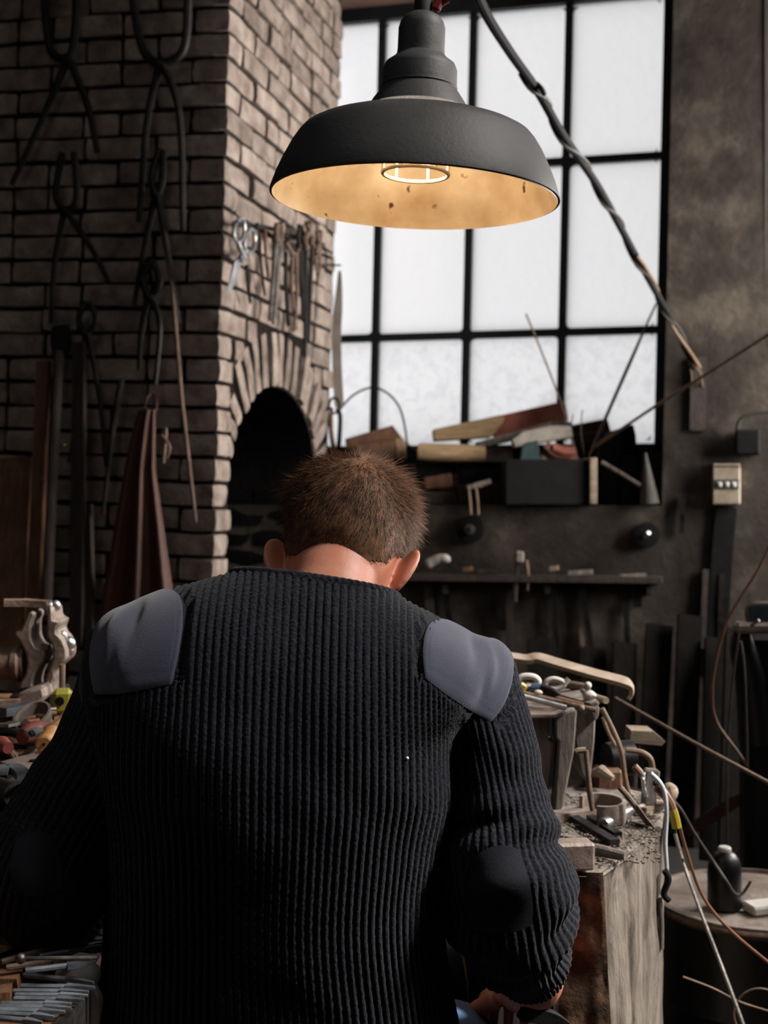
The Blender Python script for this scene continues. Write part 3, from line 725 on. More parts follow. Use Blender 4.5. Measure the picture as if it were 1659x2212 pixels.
def cam_patch(corners, name):
    nb, nv = 26, 26; V = np.zeros((nv, nb, 3)); c = np.array(corners, float)
    for i in range(nv):
        for j in range(nb):
            a, b_ = 2*j/(nb-1)-1, 2*i/(nv-1)-1; a, b_ = (a*math.sqrt(1-b_*b_*.3)+1)/2, (b_*math.sqrt(1-a*a*.3)+1)/2; p = (c[0]*(1-a)+c[1]*a)*(1-b_)+(c[3]*(1-a)+c[2]*a)*b_
            h = cam_hit(*p); V[i, j] = h if h is not None else V[i, j-1]
    for it in range(4):
        W = V.copy(); W[1:-1] = (V[2:]+V[:-2]+2*V[1:-1])/4; W[:, 1:-1] = (W[:, 2:]+W[:, :-2]+2*W[:, 1:-1])/4; V = W
    V[..., 1] -= .0042
    i, j = np.meshgrid(np.arange(nv-1), np.arange(nb-1), indexing='ij'); fc = np.stack([i*nb+j, i*nb+j+1, (i+1)*nb+j+1, (i+1)*nb+j], -1).reshape(-1, 4)
    o = np_obj(name, V.reshape(-1, 3), fc, 'elbow_cloth', sweater); o['label'] = 'dark cloth elbow patch'
cam_patch([(1015, 1835), (1125, 1815), (1165, 2010), (1000, 2020)], 'elbow_patch')
cam_patch([(30, 1800), (120, 1790), (150, 1930), (20, 1940)], 'elbow_patch')
# lay the knit flat under the sewn-on cloth
def press_under(patch):
    me = sweater.data; n = len(me.vertices); co = np.zeros(n*3, np.float32); me.vertices.foreach_get('co', co); co = co.reshape(-1, 3)
    pm = patch.data; pv = np.zeros(len(pm.vertices)*3, np.float32); pm.vertices.foreach_get('co', pv); pv = pv.reshape(-1, 3)
    tree = BVHTree.FromPolygons([tuple(v) for v in pv], [tuple(p.vertices) for p in pm.polygons])
    lo, hi = pv.min(0)-.01, pv.max(0)+.01; sel = np.where(((co > lo) & (co < hi)).all(1))[0]; c0 = pv.mean(0)
    inn = Vector((float(c0[0]), float(c0[1])+.06, float(c0[2])-.02))
    for k in sel:
        v = Vector(co[k]); loc, nr, idx, dist = tree.find_nearest(v, .013)
        if loc is None: continue
        if nr.dot(loc-inn) < 0: nr = -nr
        sd = (v-loc).dot(nr)
        if abs(sd) < .6*dist: continue
        if sd > -.0015: co[k] = v-nr*(sd+.0015)
    me.vertices.foreach_set('co', co.ravel()); me.update()
for ch_ in list(sweater.children):
    if 'patch' in ch_.name: press_under(ch_); press_under(ch_)
lp = cam_hit(880, 1637); b = MB(); b.ball((lp.x, lp.y-.004, lp.z), .0022, 8, 6).rough(.001, 300); b.build('lint_speck', 'lint', sweater)

# ---- body: one continuous surface
HC = P(740, 1205, 1.635)
HM = T(*HC) @ RZ(math.radians(-9)) @ RY(math.radians(4.0)) @ RX(math.radians(-40))
hz = [.118, .115, .106, .092, .07, .04, .01, -.02, -.045, -.065, -.085, -.105, -.118, -.122]
hw = [.008, .03, .048, .0590, .0665, .0695, .0695, .067, .064, .061, .057, .046, .032, .01]
hb = [.01, .045, .068, .083, .094, .099, .096, .085, .070, .055, .035, .012, -.02, -.045]
hf = [.01, .04, .061, .076, .086, .091, .089, .087, .088, .088, .088, .086, .080, .065]
def head_grid(nr, nc, grow=0.0):
    t = np.linspace(0, len(hz)-1, nr); tab = lerp_rows(np.stack([hz, hw, hb, hf], 1), nr)
    a = np.linspace(0, 2*math.pi, nc, endpoint=False); V = np.zeros((nr, nc, 3))
    for i in range(nr):
        z, w, bb, ff = tab[i]; c, s = np.cos(a), np.sin(a); p = 2.25
        cx = np.sign(c)*np.abs(c)**(2/p); sx = np.sign(s)*np.abs(s)**(2/p)
        V[i, :, 0] = cx*w; V[i, :, 1] = np.where(sx > 0, sx*ff, sx*bb); V[i, :, 2] = z
    return V
HG = head_grid(60, 72)
pieces = MB()
def add_grid(mb, V, M):
    nr, nc = V.shape[:2]; vs = [M @ Vector(v) for v in V.reshape(-1, 3)]; fs = [tuple(f) for f in grid_faces(nr, nc)]
    mb.add(vs, fs+[list(range(nc))[::-1], [(nr-1)*nc+j for j in range(nc)]])
add_grid(pieces, HG, HM)
for (c, r) in (((0, .098, -.022), (.014, .018, .024)), ((0, .102, -.034), (.017, .014, .011)), ((0, .089, -.062), (.026, .008, .007)), ((0, .088, -.073), (.022, .008, .007)),
               ((0, .084, -.1), (.022, .012, .014)), ((.034, .083, .014), (.026, .012, .010)), ((-.034, .083, .014), (.026, .012, .010)), ((.033, .083, 0), (.014, .009, .007)), ((-.033, .083, 0), (.014, .009, .007))):
    pieces.ball(c, r, 16, 10, HM)
def ear(mb, sgn):
    # rim, shell and lobe of an ear that stands off the head and flares at the top
    EM = HM @ T(sgn*.066, .004, -.014) @ RY(sgn*.30) @ RZ(sgn*math.radians(36)) @ RX(math.radians(-8)) @ Matrix.Scale(1.12, 4)
    rim = []
    for a in np.linspace(-2.2, 2.35, 28):
        ry = .019+.003*math.sin(a); rz = .033 if math.sin(a) > -.2 else .031
        rim.append(EM @ Vector((sgn*(.007+.003*max(0, math.cos(a))), -.009-ry*math.cos(a), rz*math.sin(a))))
    mb.tube(rim, [.0032+.0012*math.sin(math.pi*i/27) for i in range(28)], 8)
    for k in range(9):
        f = k/8; mb.ball((sgn*(.002+.004*f), .002-.012*f, .001), (.0038, .012+.006*f, .020+.012*f), 16, 10, EM)
    mb.ball((sgn*.005, -.003, -.033), (.0048, .010, .010), 14, 10, EM)
    mb.ball((sgn*.004, .010, -.004), (.007, .006, .009), 10, 8, EM)
ear(pieces, 1); ear(pieces, -1)
def limb(mb, pts, rs, n=20):
    pts = [Vector(p) for p in pts]; A = lerp_rows([list(p)+[r] for p, r in zip(pts, rs)], 6*(len(pts)-1)+1)
    mb.tube([Vector(a[:3]) for a in A], [max(a[3], .003) for a in A], n)
    for p, r in ((pts[0], rs[0]), (pts[-1], rs[-1])): mb.ball(p, r*.98, 16, 10)
nb_ = P(700, 1330, 1.57)
limb(pieces, [nb_+Vector((0, .02, -.08)), nb_, HM @ Vector((0, -.022, -.075)), HM @ Vector((0, -.015, -.02))], [.075, .064, .056, .060], 64)
pel = Vector((-.125, 1.575, .58))
limb(pieces, [pel, pel+Vector((0, -.005, .22)), Vector((-.10, 1.56, 1.0)), Vector((-.085, 1.565, 1.07))], [.13, .125, .12, .085])
limb(pieces, [Vector((-.28, 1.575, 1.055)), Vector((-.1, 1.57, 1.07)), Vector((.09, 1.575, 1.03))], [.04, .05, .04])
for path in (SR_path, SL_path):
    pts = [P(a[0], a[1], a[2]) for a in path[3:]]; limb(pieces, pts, [.04, .04, .04, .038, .038, .040, .036, .034, .032, .030][:len(pts)])
def hand(mb, wrist, fwd, palm_n, side):
    """palm, four fingers of unequal length bent at the knuckles and a thumb off the side of the palm"""
    M = frame(wrist, fwd, palm_n)
    for y in (-.028, -.009, .010, .028): mb.tube([M @ Vector((0, y*.7, 0)), M @ Vector((.05, y, .002)), M @ Vector((.09, y*1.1, 0))], [.013, .0135, .0115], 12)
    for y, L, r in ((-.031, .062, .0085), (-.0105, .078, .0095), (.0105, .083, .0098), (.031, .074, .0094)):
        p = [Vector((.085, y*1.05, 0)), Vector((.085+L*.45, y*1.1, -.012)), Vector((.085+L*.68, y*1.12, -.036)), Vector((.085+L*.66, y*1.12, -.058))]
        mb.tube([M @ q for q in p], [r, r*.95, r*.88, r*.72], 10); mb.ball(M @ p[-1], r*.72, 10, 6)
        mb.ball(M @ p[1], r*.98, 10, 6)
    s = side; p = [Vector((.02, s*.028, -.004)), Vector((.05, s*.052, -.016)), Vector((.078, s*.056, -.030)), Vector((.10, s*.050, -.040))]
    mb.tube([M @ q for q in p], [.015, .0125, .0108, .0085], 10); mb.ball(M @ p[-1], .0085, 10, 6)
fr = [P(a[0], a[1], a[2]) for a in SR_path[-2:]]; wr = P(1118, 2150, 1.90)
limb(pieces, [P(1138, 2060, 1.66), P(1150, 2110, 1.73), P(1142, 2132, 1.81), wr], [.041, .043, .035, .025])
hand(pieces, wr, (-.1, .8, -.35), (0, .3, 1), 1)
wl_ = Vector((-.20, 1.93, .70)); limb(pieces, [P(*SL_path[-2][:3]), P(*SL_path[-1][:3]), wl_], [.036, .032, .024])
hand(pieces, wl_, (.7, .6, -.2), (0, 0, 1), -1)
for s, kx, ky in ((-1, -.33, 1.98), (1, .115, 1.99)):
    hip = Vector((-.125+s*.075, 1.58, .50)); knee = Vector((kx, ky, .385)); ank = Vector((kx+s*.0, ky-.02, .10))
    limb(pieces, [hip, hip*.5+knee*.5, knee, knee*.5+ank*.5, ank, ank+Vector((0, .14, -.045))], [.07, .062, .048, .046, .034, .03])
raw = pieces.mesh('body', 'skin', PB, smooth=0)
ob = bpy.data.objects.new('body_work', raw); COL.objects.link(ob)
md = ob.modifiers.new('r', 'REMESH'); md.mode = 'VOXEL'; md.voxel_size = .0026; md.use_smooth_shade = True
ms = ob.modifiers.new('s', 'SMOOTH'); ms.factor = .5; ms.iterations = 9
dg = bpy.context.evaluated_depsgraph_get(); me = bpy.data.meshes.new_from_object(ob.evaluated_get(dg)); me.name = 'body'; me.shade_smooth()
bpy.data.objects.remove(ob)
body = bpy.data.objects.new('body', me); COL.objects.link(body); body.parent = person
if not me.materials: me.materials.append(M_['skin'])

# ---- trousers and boots
def remeshed(mb, name, m, parent, voxel, it=6):
    raw = mb.mesh(name, m, parent_loc(parent), smooth=0); o = bpy.data.objects.new('w', raw); COL.objects.link(o)
    md = o.modifiers.new('r', 'REMESH'); md.mode = 'VOXEL'; md.voxel_size = voxel; md.use_smooth_shade = True
    s_ = o.modifiers.new('s', 'SMOOTH'); s_.iterations = it
    me = bpy.data.meshes.new_from_object(o.evaluated_get(bpy.context.evaluated_depsgraph_get())); me.name = name; me.shade_smooth(); bpy.data.objects.remove(o)
    if not me.materials: me.materials.append(M_[m])
    q = bpy.data.objects.new(name, me); COL.objects.link(q); q.parent = parent; return q
t = MB()
limb(t, [pel+Vector((0, 0, -.06)), pel+Vector((0, .02, -.09))], [.115, .11])
for s, kx, ky in ((-1, -.33, 1.98), (1, .115, 1.99)):
    hip = Vector((-.125+s*.08, 1.58, .50)); knee = Vector((kx, ky, .39)); ank = Vector((kx, ky-.02, .12))
    limb(t, [hip, hip*.6+knee*.4+Vector((s*.01, 0, .012)), knee, knee*.5+ank*.5, ank], [.085, .082, .07, .066, .058])
tr = remeshed(t, 'trousers', 'trousers', person, .007); tr['label'] = 'blue work trousers'
for s, kx, ky in ((-1, -.33, 1.98), (1, .115, 1.99)):
    b = MB(); limb(b, [(kx, ky-.03, .16), (kx, ky-.03, .06), (kx, ky+.06, .052), (kx, ky+.16, .042)], [.05, .052, .05, .04]); b.box((.09, .3, .03), T(kx, ky+.05, .015), .01)
    remeshed(b, 'boot', 'boot', person, .008)
b = MB(); pb = [P(1128, 2186, 1.70), P(1165, 2192, 1.72), P(1200, 2206, 1.74), P(1235, 2235, 1.76)]
b.bar(curve(pb, 12), .012, .02, up=(0, -.4, 1)); b.build('apron_strap', 'paint_black', person)

# ---- hair: scalp cap and short strands
def hair():
    Vg = head_grid(90, 120); nr, nc = Vg.shape[:2]; n = grid_normals(Vg)
    if np.mean(np.sum(n*Vg, 2)) < 0: n = -n
    def mask(p):
        x, y, z = p[..., 0], p[..., 1], p[..., 2]
        back = np.clip((-y+.01)/.06, 0, 1); line = .078*np.clip((y-.02)/.05, 0, 1)-.041*back-.010*(1-back)*(y < .05)
        line = line+.016*np.exp(-((np.abs(x)-.068)/.012)**2)*((y > -.03) & (y < .03))
        line = line-.010*np.exp(-((np.abs(x)-.035)/.016)**2)*(y < -.02)
        return z-line
    mk = mask(Vg)
    # cap
    keep = mk > .004; cap = Vg+n*(.0022*np.clip((mk-.004)/.02, 0, 1))[..., None]+n*.0006
    fs = grid_faces(nr, nc); kf = keep.reshape(-1)[fs].all(1); fs = fs[kf]
    W = np.array(HM.to_3x3()); t0 = np.array(HM.translation)
    caps = cap.reshape(-1, 3) @ W.T+t0
    # strand roots
    NSR = 34000
    p00 = Vg[:-1]; area = np.linalg.norm(np.cross(np.roll(Vg, -1, 1)[:-1]-p00, Vg[1:]-p00), axis=2); pr = area.ravel()/area.sum()
    pick = R.choice(len(pr), NSR, p=pr); i, j = pick//nc, pick % nc; a, b_ = R.rand(NSR, 1), R.rand(NSR, 1)
    def bil(G): return (G[i, j]*(1-a)+G[i, (j+1) % nc]*a)*(1-b_)+(G[i+1, j]*(1-a)+G[i+1, (j+1) % nc]*a)*b_
    rt, nn = bil(Vg), bil(n); nn /= np.linalg.norm(nn, axis=1, keepdims=True); mm = mask(rt)
    ok = mm > R.rand(NSR)*.012; rt, nn, mm = rt[ok], nn[ok], mm[ok]; K = len(rt)
    wh = np.array([.012, -.066, .078]); d = rt-wh; tg = d-nn*np.sum(d*nn, 1, keepdims=True); tg /= np.maximum(np.linalg.norm(tg, axis=1, keepdims=True), 1e-6)
    tg = tg+R.randn(K, 3)*.28
    z, y = rt[:, 2], rt[:, 1]
    topw = np.clip((z-.045)/.03, 0, 1)*np.clip((y+.075)/.03, 0, 1)
    length = (.0045+.013*np.clip((z+.045)/.09, 0, 1)+.020*topw)*np.clip(mm/.03, .35, 1)*R.uniform(.7, 1.15, K)
    lift = .30+.75*topw
    dirv = nn*lift[:, None]+tg*(1-.35*topw)[:, None]; dirv /= np.linalg.norm(dirv, axis=1, keepdims=True)
    bend = tg-nn*.35
    SEG = 4; ths = np.linspace(0, 1, SEG+1); pts = []
    for q in ths: pts.append(rt+nn*.0008+dirv*(length*q)[:, None]+bend*(length*.22*q*q)[:, None])
    pts = np.stack(pts, 1)
    side = np.cross(dirv, nn+.01); side /= np.maximum(np.linalg.norm(side, axis=1, keepdims=True), 1e-6); up = np.cross(side, dirv)
    rad = np.array([.00036, .00033, .00028, .0002, .00005]); verts = []
    for k in range(SEG+1):
        for an in (0, 2.094, 4.189): verts.append(pts[:, k]+(side*math.cos(an)+up*math.sin(an))*rad[k])
    verts = np.stack(verts, 1).reshape(-1, 3) @ W.T+t0
    base = (np.arange(K)*(SEG+1)*3)[:, None]; ff = []
    for k in range(SEG):
        for q in range(3): ff.append(np.concatenate([base+k*3+q, base+k*3+(q+1) % 3, base+(k+1)*3+(q+1) % 3, base+(k+1)*3+q], 1))
    ff = np.concatenate(ff)+len(caps)
    o = np_obj('hair', np.concatenate([caps, verts]), np.concatenate([fs, ff]), 'hair', person); o['label'] = 'short cropped brown hair'
hair()

# stool the person sits on
st = thing('stool', 'round wooden stool beneath the seated person', 'stool', (-.125, 1.57, 0))
b = MB(); b.lathe([(.165, .342), (.17, .35), (.17, .375), (.16, .382)], 32, T(-.125, 1.57, 0)); b.build('seat', 'wood_dark', st)
for k in range(4):
    a = math.pi/4+k*math.pi/2; b = MB(); b.tube([(-.125+.12*math.cos(a), 1.57+.12*math.sin(a), 0.345), (-.125+.17*math.cos(a), 1.57+.17*math.sin(a), 0)], .016, 10); b.build('leg', 'wood_dark', st)

# ================================================================== TOOLS ON THE LIT SIDE OF THE CHIMNEY
def L_(px, py, off=.03): return PM @ face_hit(px, py, 1, off)        # a point hung in front of the lit side
def F_(px, py, off=-.03): return PM @ face_hit(px, py, 0, off)       # ... in front of the dark front
NL = (PM.to_3x3() @ Vector((0, 1, 0))).normalized(); NF_ = (PM.to_3x3() @ Vector((-1, 0, 0))).normalized()
rack = thing('tool_rack', 'dark iron rack rail with hooks pinned to the bright brick face', 'rack', L_(640, 520, .03))
b = MB(); b.bar([L_(505, 483, .035), L_(560, 489, .035), L_(600, 497, .035)], .008, .014, up=(0, 0, 1)); b.build('rail', 'steel_dark', rack)
b = MB(); b.bar([L_(598, 505, .035), L_(640, 512, .035), L_(672, 521, .035), L_(700, 530, .035)], .008, .016, up=(0, 0, 1)); b.build('rail', 'steel_dark', rack)
b = MB(); b.bar([L_(618, 526, .045), L_(662, 531, .045), L_(690, 543, .045)], .006, .010, up=(0, 0, 1)); b.build('rail', 'steel_dark', rack)
for x, y in ((512, 484), (556, 489), (604, 506), (640, 512), (662, 519), (688, 528)):
    b = MB(); b.tube([L_(x, y, -.02), L_(x, y, .05), L_(x, y-6, .06)], .004, 6); b.build('hook', 'steel_dark', rack)
b = MB(); b.tube([L_(690, 548, .0), L_(712, 556, .03), L_(716, 558, .05)], .006, 6); b.tube([L_(696, 572, .0), L_(735, 573, .03)], .004, 6); b.build('nail', 'steel_dark', rack)

# shears
sh = thing('shears', 'bright steel shears hanging open from the rack on the bricks', 'shears', L_(498, 632, .05))
def loop3(c, rx, ry, rot, off, n=28):
    return [L_(c[0]+rx*math.cos(a)*math.cos(rot)-ry*math.sin(a)*math.sin(rot), c[1]+rx*math.cos(a)*math.sin(rot)+ry*math.sin(a)*math.cos(rot), off) for a in np.linspace(0, 2*math.pi, n)]
b = MB(); b.tube(loop3((517, 497), 11, 26, .12, .055), .006, 8); b.tube([L_(513, 522, .055), L_(519, 540, .055), L_(526, 556, .055)], [.008, .010, .011], 8); b.build('handle', 'steel_bright', sh)
b = MB(); b.tube(loop3((540, 521), 11, 26, .10, .05), .006, 8); b.tube([L_(531, 545, .05), L_(522, 556, .052), L_(517, 562, .052)], [.008, .010, .011], 8); b.build('handle', 'steel_bright', sh)
for pts, o_ in (([(508, 565), (521, 552), (523, 562), (511, 610), (496, 632), (488, 636)], .056), ([(503, 568), (512, 560), (514, 580), (500, 622), (489, 634)], .050)):
    b = MB(); f = [L_(x, y, o_) for x, y in pts]; g = [L_(x, y, o_-.005) for x, y in pts]; n = len(f)
    b.add(f+g, [list(range(n)), list(range(2*n-1, n-1, -1))]+[(i, (i+1) % n, n+(i+1) % n, n+i) for i in range(n)]); b.build('blade', 'steel_bright', sh)
b = MB(); b.ball(L_(519, 556, .058), .007, 10, 6); b.build('pivot', 'steel', sh)

def tongs(name, label, reins, jaws, off, r, m='steel_dark', fn=L_, group=None, m2=None):
    """two long reins joined by a rivet, jaws above; every arm a part"""
    allp = [p for q in reins+jaws for p in q]; low = max(allp, key=lambda p: p[1])
    t = thing(name, label, 'tongs', fn(low[0], low[1], off), group)
    s = 1 if off > 0 else -1
    for k, pl in enumerate(reins):
        b = MB(); pts = curve([fn(x, y, off+s*.006*k) for x, y in pl], 5); n = len(pts)
        b.tube(pts, [r*(1.15-.35*i/n) for i in range(n)], 8); b.build('rein', m2 or m, t)
    for k, pl in enumerate(jaws):
        b = MB(); b.tube(curve([fn(x, y, off+s*.006*(1-k)) for x, y in pl], 5), r*1.25, 8); b.build('jaw', m, t)
    rv = reins[0][0]; b = MB(); b.ball(fn(rv[0], rv[1], off), r*1.8, 10, 6); b.build('rivet', m, t)
    return t
tongs('tongs', 'heavy pale steel tongs with straight reins, hung just beside the shears', [[(597, 520), (590, 600), (583, 693)], [(605, 520), (598, 620), (591, 700)]], [[(598, 520), (597, 500), (599, 484)], [(604, 520), (607, 498), (604, 482)]], .055, .0085, 'steel_rust', m2='steel')
tongs('tongs', 'long-reined tongs reaching lowest, near the outer edge of the bricks', [[(661, 535), (660, 640), (659, 740), (658, 772)], [(674, 530), (671, 600), (667, 700), (666, 740)]], [[(662, 535), (658, 515), (668, 500), (662, 482)], [(673, 530), (674, 512), (668, 498), (671, 480)]], .06, .008, 'steel_rust', m2='steel_dark')
tongs('tongs', 'rusty curved-jaw tongs hanging between the two steel ones', [[(632, 548), (630, 620), (640, 712)], [(640, 545), (641, 640), (634, 716)]], [[(632, 548), (622, 532), (618, 522)], [(640, 545), (648, 532), (650, 520)]], .05, .0065, 'steel_rust')
tongs('tongs', 'thin rust-brown tongs with a wavy jaw under the rail', [[(646, 535), (650, 620), (655, 695)], [(652, 540), (654, 620), (652, 690)]], [[(646, 535), (645, 505), (646, 485)], [(652, 540), (655, 510), (651, 488)]], .05, .006, 'steel_dark')
tongs('tongs', 'slim short tongs with bent jaws at the end of the rail', [[(684, 548), (682, 570), (688, 600)], [(690, 548), (691, 575), (686, 610)]], [[(684, 548), (688, 520), (684, 500)], [(690, 548), (692, 520), (694, 498)]], .05, .006, 'steel_rust')
for i, (a, c, m, lb, wv) in enumerate((((560, 500), (572, 640), 'steel_dark', 'thin dark punch rod hanging behind the shears blades', .004), ((572, 495), (580, 600), 'wood_brown', 'brown wooden stick hanging next to the shears', .005), ((533, 572), (541, 655), 'steel_dark', 'short black iron rod under the ring of the shears', .005), ((617, 545), (622, 705), 'steel_dark', 'flat black iron strip behind the rusty tongs', .006), ((648, 590), (640, 690), 'steel_rust', 'bent rust-red bar behind the thin tongs', .005))):
    b = MB(); b.tube(curve([L_(*a, .035), L_((a[0]+c[0])/2-2, (a[1]+c[1])/2, .035), L_(*c, .03)], 5), [wv*1.2]*5+[wv]*5+[wv*.7], 8); b.build('hanging_rod', m, label=lb, cat='rod')
# pale strap hanging at the outer edge of the bricks
b = MB(); cs = curve([P(734, 585, 5.08), P(732, 640, 5.08), P(727, 710, 5.07), P(728, 790, 5.07), P(731, 850, 5.06), P(733, 882, 5.06)], 6); n = len(cs)
b.tube(cs, [.008+.022*min(1, i/9) for i in range(n-3)]+[.029, .024, .012], sec=[(-.62, -.12), (.62, -.12), (.62, .12), (-.62, .12)], up=(0, -1, 0)); b.build('hanging_strap', 'cloth_strap', label='pale grey cloth strap hanging at the edge of the bricks beside the window', cat='strap')
kn = thing('hanging_pliers', 'rusty pliers hanging nose down below the pale strap', 'pliers', P(728, 985, 5.02))
b = MB(); b.tube(curve([P(716, 880, 5.02), P(715, 930, 5.02), P(724, 985, 5.02)]), [.008]*5+[.009]*8+[.008]*4, 8); b.build('handle', 'wood_brown', kn)
b = MB(); b.tube(curve([P(728, 882, 5.02), P(735, 905, 5.02), P(730, 985, 5.02)]), .009, 8); b.build('handle', 'steel_dark', kn)
b = MB(); b.tube([P(722, 876, 5.02)+Vector((.02*math.cos(a), 0, .03*math.sin(a))) for a in np.linspace(0, 6.28, 16)], .005, 6); b.build('ring', 'steel_dark', kn)

# ================================================================== DARK TOOLS ON THE FRONT OF THE CHIMNEY
G = 'tools hanging on the dark brick front'
tongs('tongs', 'wide blacksmith tongs hanging highest on the dark bricks', [[(345, 140), (318, 260), (300, 480)], [(352, 140), (388, 250), (395, 500)]], [[(345, 140), (310, 110), (290, 20), (285, -40)], [(352, 140), (395, 110), (405, 30), (405, -40)]], -.05, .011, 'steel_dark', F_, G)
tongs('tongs', 'spread tongs hanging at the far end of the dark bricks', [[(145, 130), (90, 260), (25, 400)], [(150, 130), (190, 230), (210, 330)]], [[(145, 130), (110, 110), (98, 20), (100, -30)], [(150, 130), (160, 90), (165, 10), (160, -40)]], -.05, .011, 'steel_dark', F_, G)
tongs('tongs', 'long thin tongs with crossed reins beside the tall rod', [[(335, 420), (300, 600), (290, 660)], [(340, 420), (365, 560), (385, 700)]], [[(335, 420), (328, 380), (345, 320)], [(340, 420), (350, 390), (352, 325)]], -.055, .009, 'steel_dark', F_, G)
tongs('tongs', 'crossed dark tongs hanging over the upright plank', [[(138, 455), (118, 570), (110, 700)], [(142, 455), (200, 540), (235, 610)]], [[(138, 455), (120, 420), (135, 330)], [(142, 455), (165, 430), (160, 330)]], -.055, .009, 'steel_dark', F_, G)
tongs('tongs', 'short curl-nosed tongs above the leather apron', [[(320, 640), (305, 720), (300, 800)], [(325, 640), (345, 700), (335, 830)]], [[(320, 640), (308, 600), (330, 560)], [(325, 640), (345, 610), (330, 565)]], -.055, .009, 'steel_dark', F_, G)
tongs('tongs', 'round-jawed tongs half hidden by the upright plank', [[(185, 720), (170, 860), (150, 1000)], [(190, 720), (215, 860), (230, 1010)]], [[(185, 720), (170, 690), (185, 650)], [(190, 720), (208, 690), (192, 652)]], -.05, .008, 'steel_dark', F_, G)
b = MB(); b.tube([F_(345, 470, -.06), F_(372, 620, -.065), F_(392, 860, -.09), F_(423, 1128, -.13)], [.006, .0065, .0065, .005], 8); b.build('long_rod', 'steel_rust', label='long thin iron rod leaning on the dark bricks by the corner', cat='rod')
b = MB(); b.tube([F_(262, 820, -.05), F_(245, 920, -.055), F_(222, 1110, -.07)], [.010, .009, .006], 8); b.build('long_rod', 'steel_dark', label='black poker hanging beside the leather apron', cat='poker')
pk = thing('shovel', 'long-handled shovel standing blade up on the dark bricks', 'shovel', F_(110, 1310, -.2))
b = MB(); b.tube([F_(128, 760, -.08), F_(115, 1000, -.14), F_(100, 1330, -.22)], .016, 10); b.build('shaft', 'wood_dark', pk)
b = MB(); f = [(112, 705), (150, 700), (156, 735), (150, 765), (112, 765), (108, 735)]; a_ = [F_(x, y, -.07) for x, y in f]; c_ = [F_(x, y, -.085) for x, y in f]; n = 6
b.add(a_+c_, [list(range(n)), list(range(2*n-1, n-1, -1))]+[(i, (i+1) % n, n+(i+1) % n, n+i) for i in range(n)]); b.build('blade', 'steel_dark', pk)
for x0, x1, y0, w, m, lb in ((172, 166, 740, .04, 'wood_dark', 'dark upright board leaning next to the shovel'), (95, 70, 780, .04, 'wood_brown', 'brown narrow board leaning left of the shovel'), (190, 196, 1090, .025, 'wood_dark', 'thin black lath leaning towards the apron'), (35, 10, 990, .12, 'wood_brown', 'wide brown panel leaning low on the dark bricks')):
    b = MB(); b.bar([F_(x0, y0, -.06), F_((x0+x1)/2, (y0+1400)/2, -.12), F_(x1, 1400, -.2)], w, .022, up=NF_); b.build('leaning_board', m, label=lb, cat='board')
for x, y in ((92, 1037), (137, 962)):
    b = MB(); b.ball(F_(x, y, -.13), .007, 10, 6); b.build('stud', 'brass', label='small bright brass stud on the upright boards, '+('lower' if y > 1000 else 'upper')+' one', cat='stud')
# leather apron
ap = thing('leather_apron', 'brown leather apron hanging in folds on the dark bricks', 'apron', F_(300, 1390, -.1))
nv, nu = 26, 40; V = np.zeros((nv, nu, 3))
for i in range(nv):
    t = i/(nv-1); y = 885+520*t; xl = 305-95*t**.8-5; xr = 335+75*max(0, t-.25)**1.0
    for j in range(nu):
        u = j/(nu-1); fo = .018*math.sin(u*15+1.5*t)*(.4+t)+.03*math.sin(u*3.1)
        V[i, j] = F_(xl+(xr-xl)*u, y, -.07-.05*t-fo)
i, j = np.meshgrid(np.arange(nv-1), np.arange(nu-1), indexing='ij'); fc = np.stack([i*nu+j, i*nu+j+1, (i+1)*nu+j+1, (i+1)*nu+j], -1).reshape(-1, 4)
V2 = V-np.array(NF_)*.004; n0 = nv*nu
o = np_obj('hide', np.concatenate([V.reshape(-1, 3), V2.reshape(-1, 3)]), np.concatenate([fc, fc[:, ::-1]+n0]), 'leather', ap)
b = MB(); b.tube(curve([F_(312, 888, -.07), F_(318, 860, -.05), F_(330, 850, -.02), F_(338, 865, -.05), F_(336, 890, -.07)]), .004, 6); b.build('neck_loop', 'leather', ap)
b = MB(); b.tube(curve([F_(352, 1000, -.05), F_(358, 930, -.05), F_(350, 940, -.05)]), .006, 6); b.tube(curve([F_(350, 940, -.06), F_(366, 965, -.06), F_(360, 990, -.06)]), .005, 6)
b.build('iron_hook', 'steel_rust', label='bent iron hook on the bricks right of the apron', cat='hook')

# ================================================================== WINDOW SILL
Zs = zSill
def SB(corners, D0, D1, name, m, label, cat, bev=.003, rough=.0015, seed=1, parent=None):
    """a block whose near face has the given outline (pixels at depth D0) and runs back to D1"""
    f = [P(x, y, D0) for x, y in corners]; g = [Vector((p.x*1.0, p.y+(D1-D0), p.z)) for p in f]; n = len(f)
    mb = MB(); mb.add(f+g, [list(range(n)), list(range(2*n-1, n-1, -1))]+[(i, (i+1) % n, n+(i+1) % n, n+i) for i in range(n)])
    bm = bmesh.new(); vs = [bm.verts.new(v) for v in mb.v]
    for q in mb.f: bm.faces.new([vs[i] for i in q])
    bmesh.ops.recalc_face_normals(bm, faces=bm.faces); bmesh.ops.bevel(bm, geom=bm.edges[:], offset=bev, segments=1, affect='EDGES')
    out = MB(); bm.verts.index_update(); out.add([v.co.copy() for v in bm.verts], [[v.index for v in q.verts] for q in bm.faces]); bm.free()
    if rough: out.rough(rough, 40, seed)
    return out.build(name, m, parent, label, cat)
bx = thing('crate', 'black-fronted open crate of scrap standing at the edge of the sill', 'crate', P(1190, 1092, 4.66))
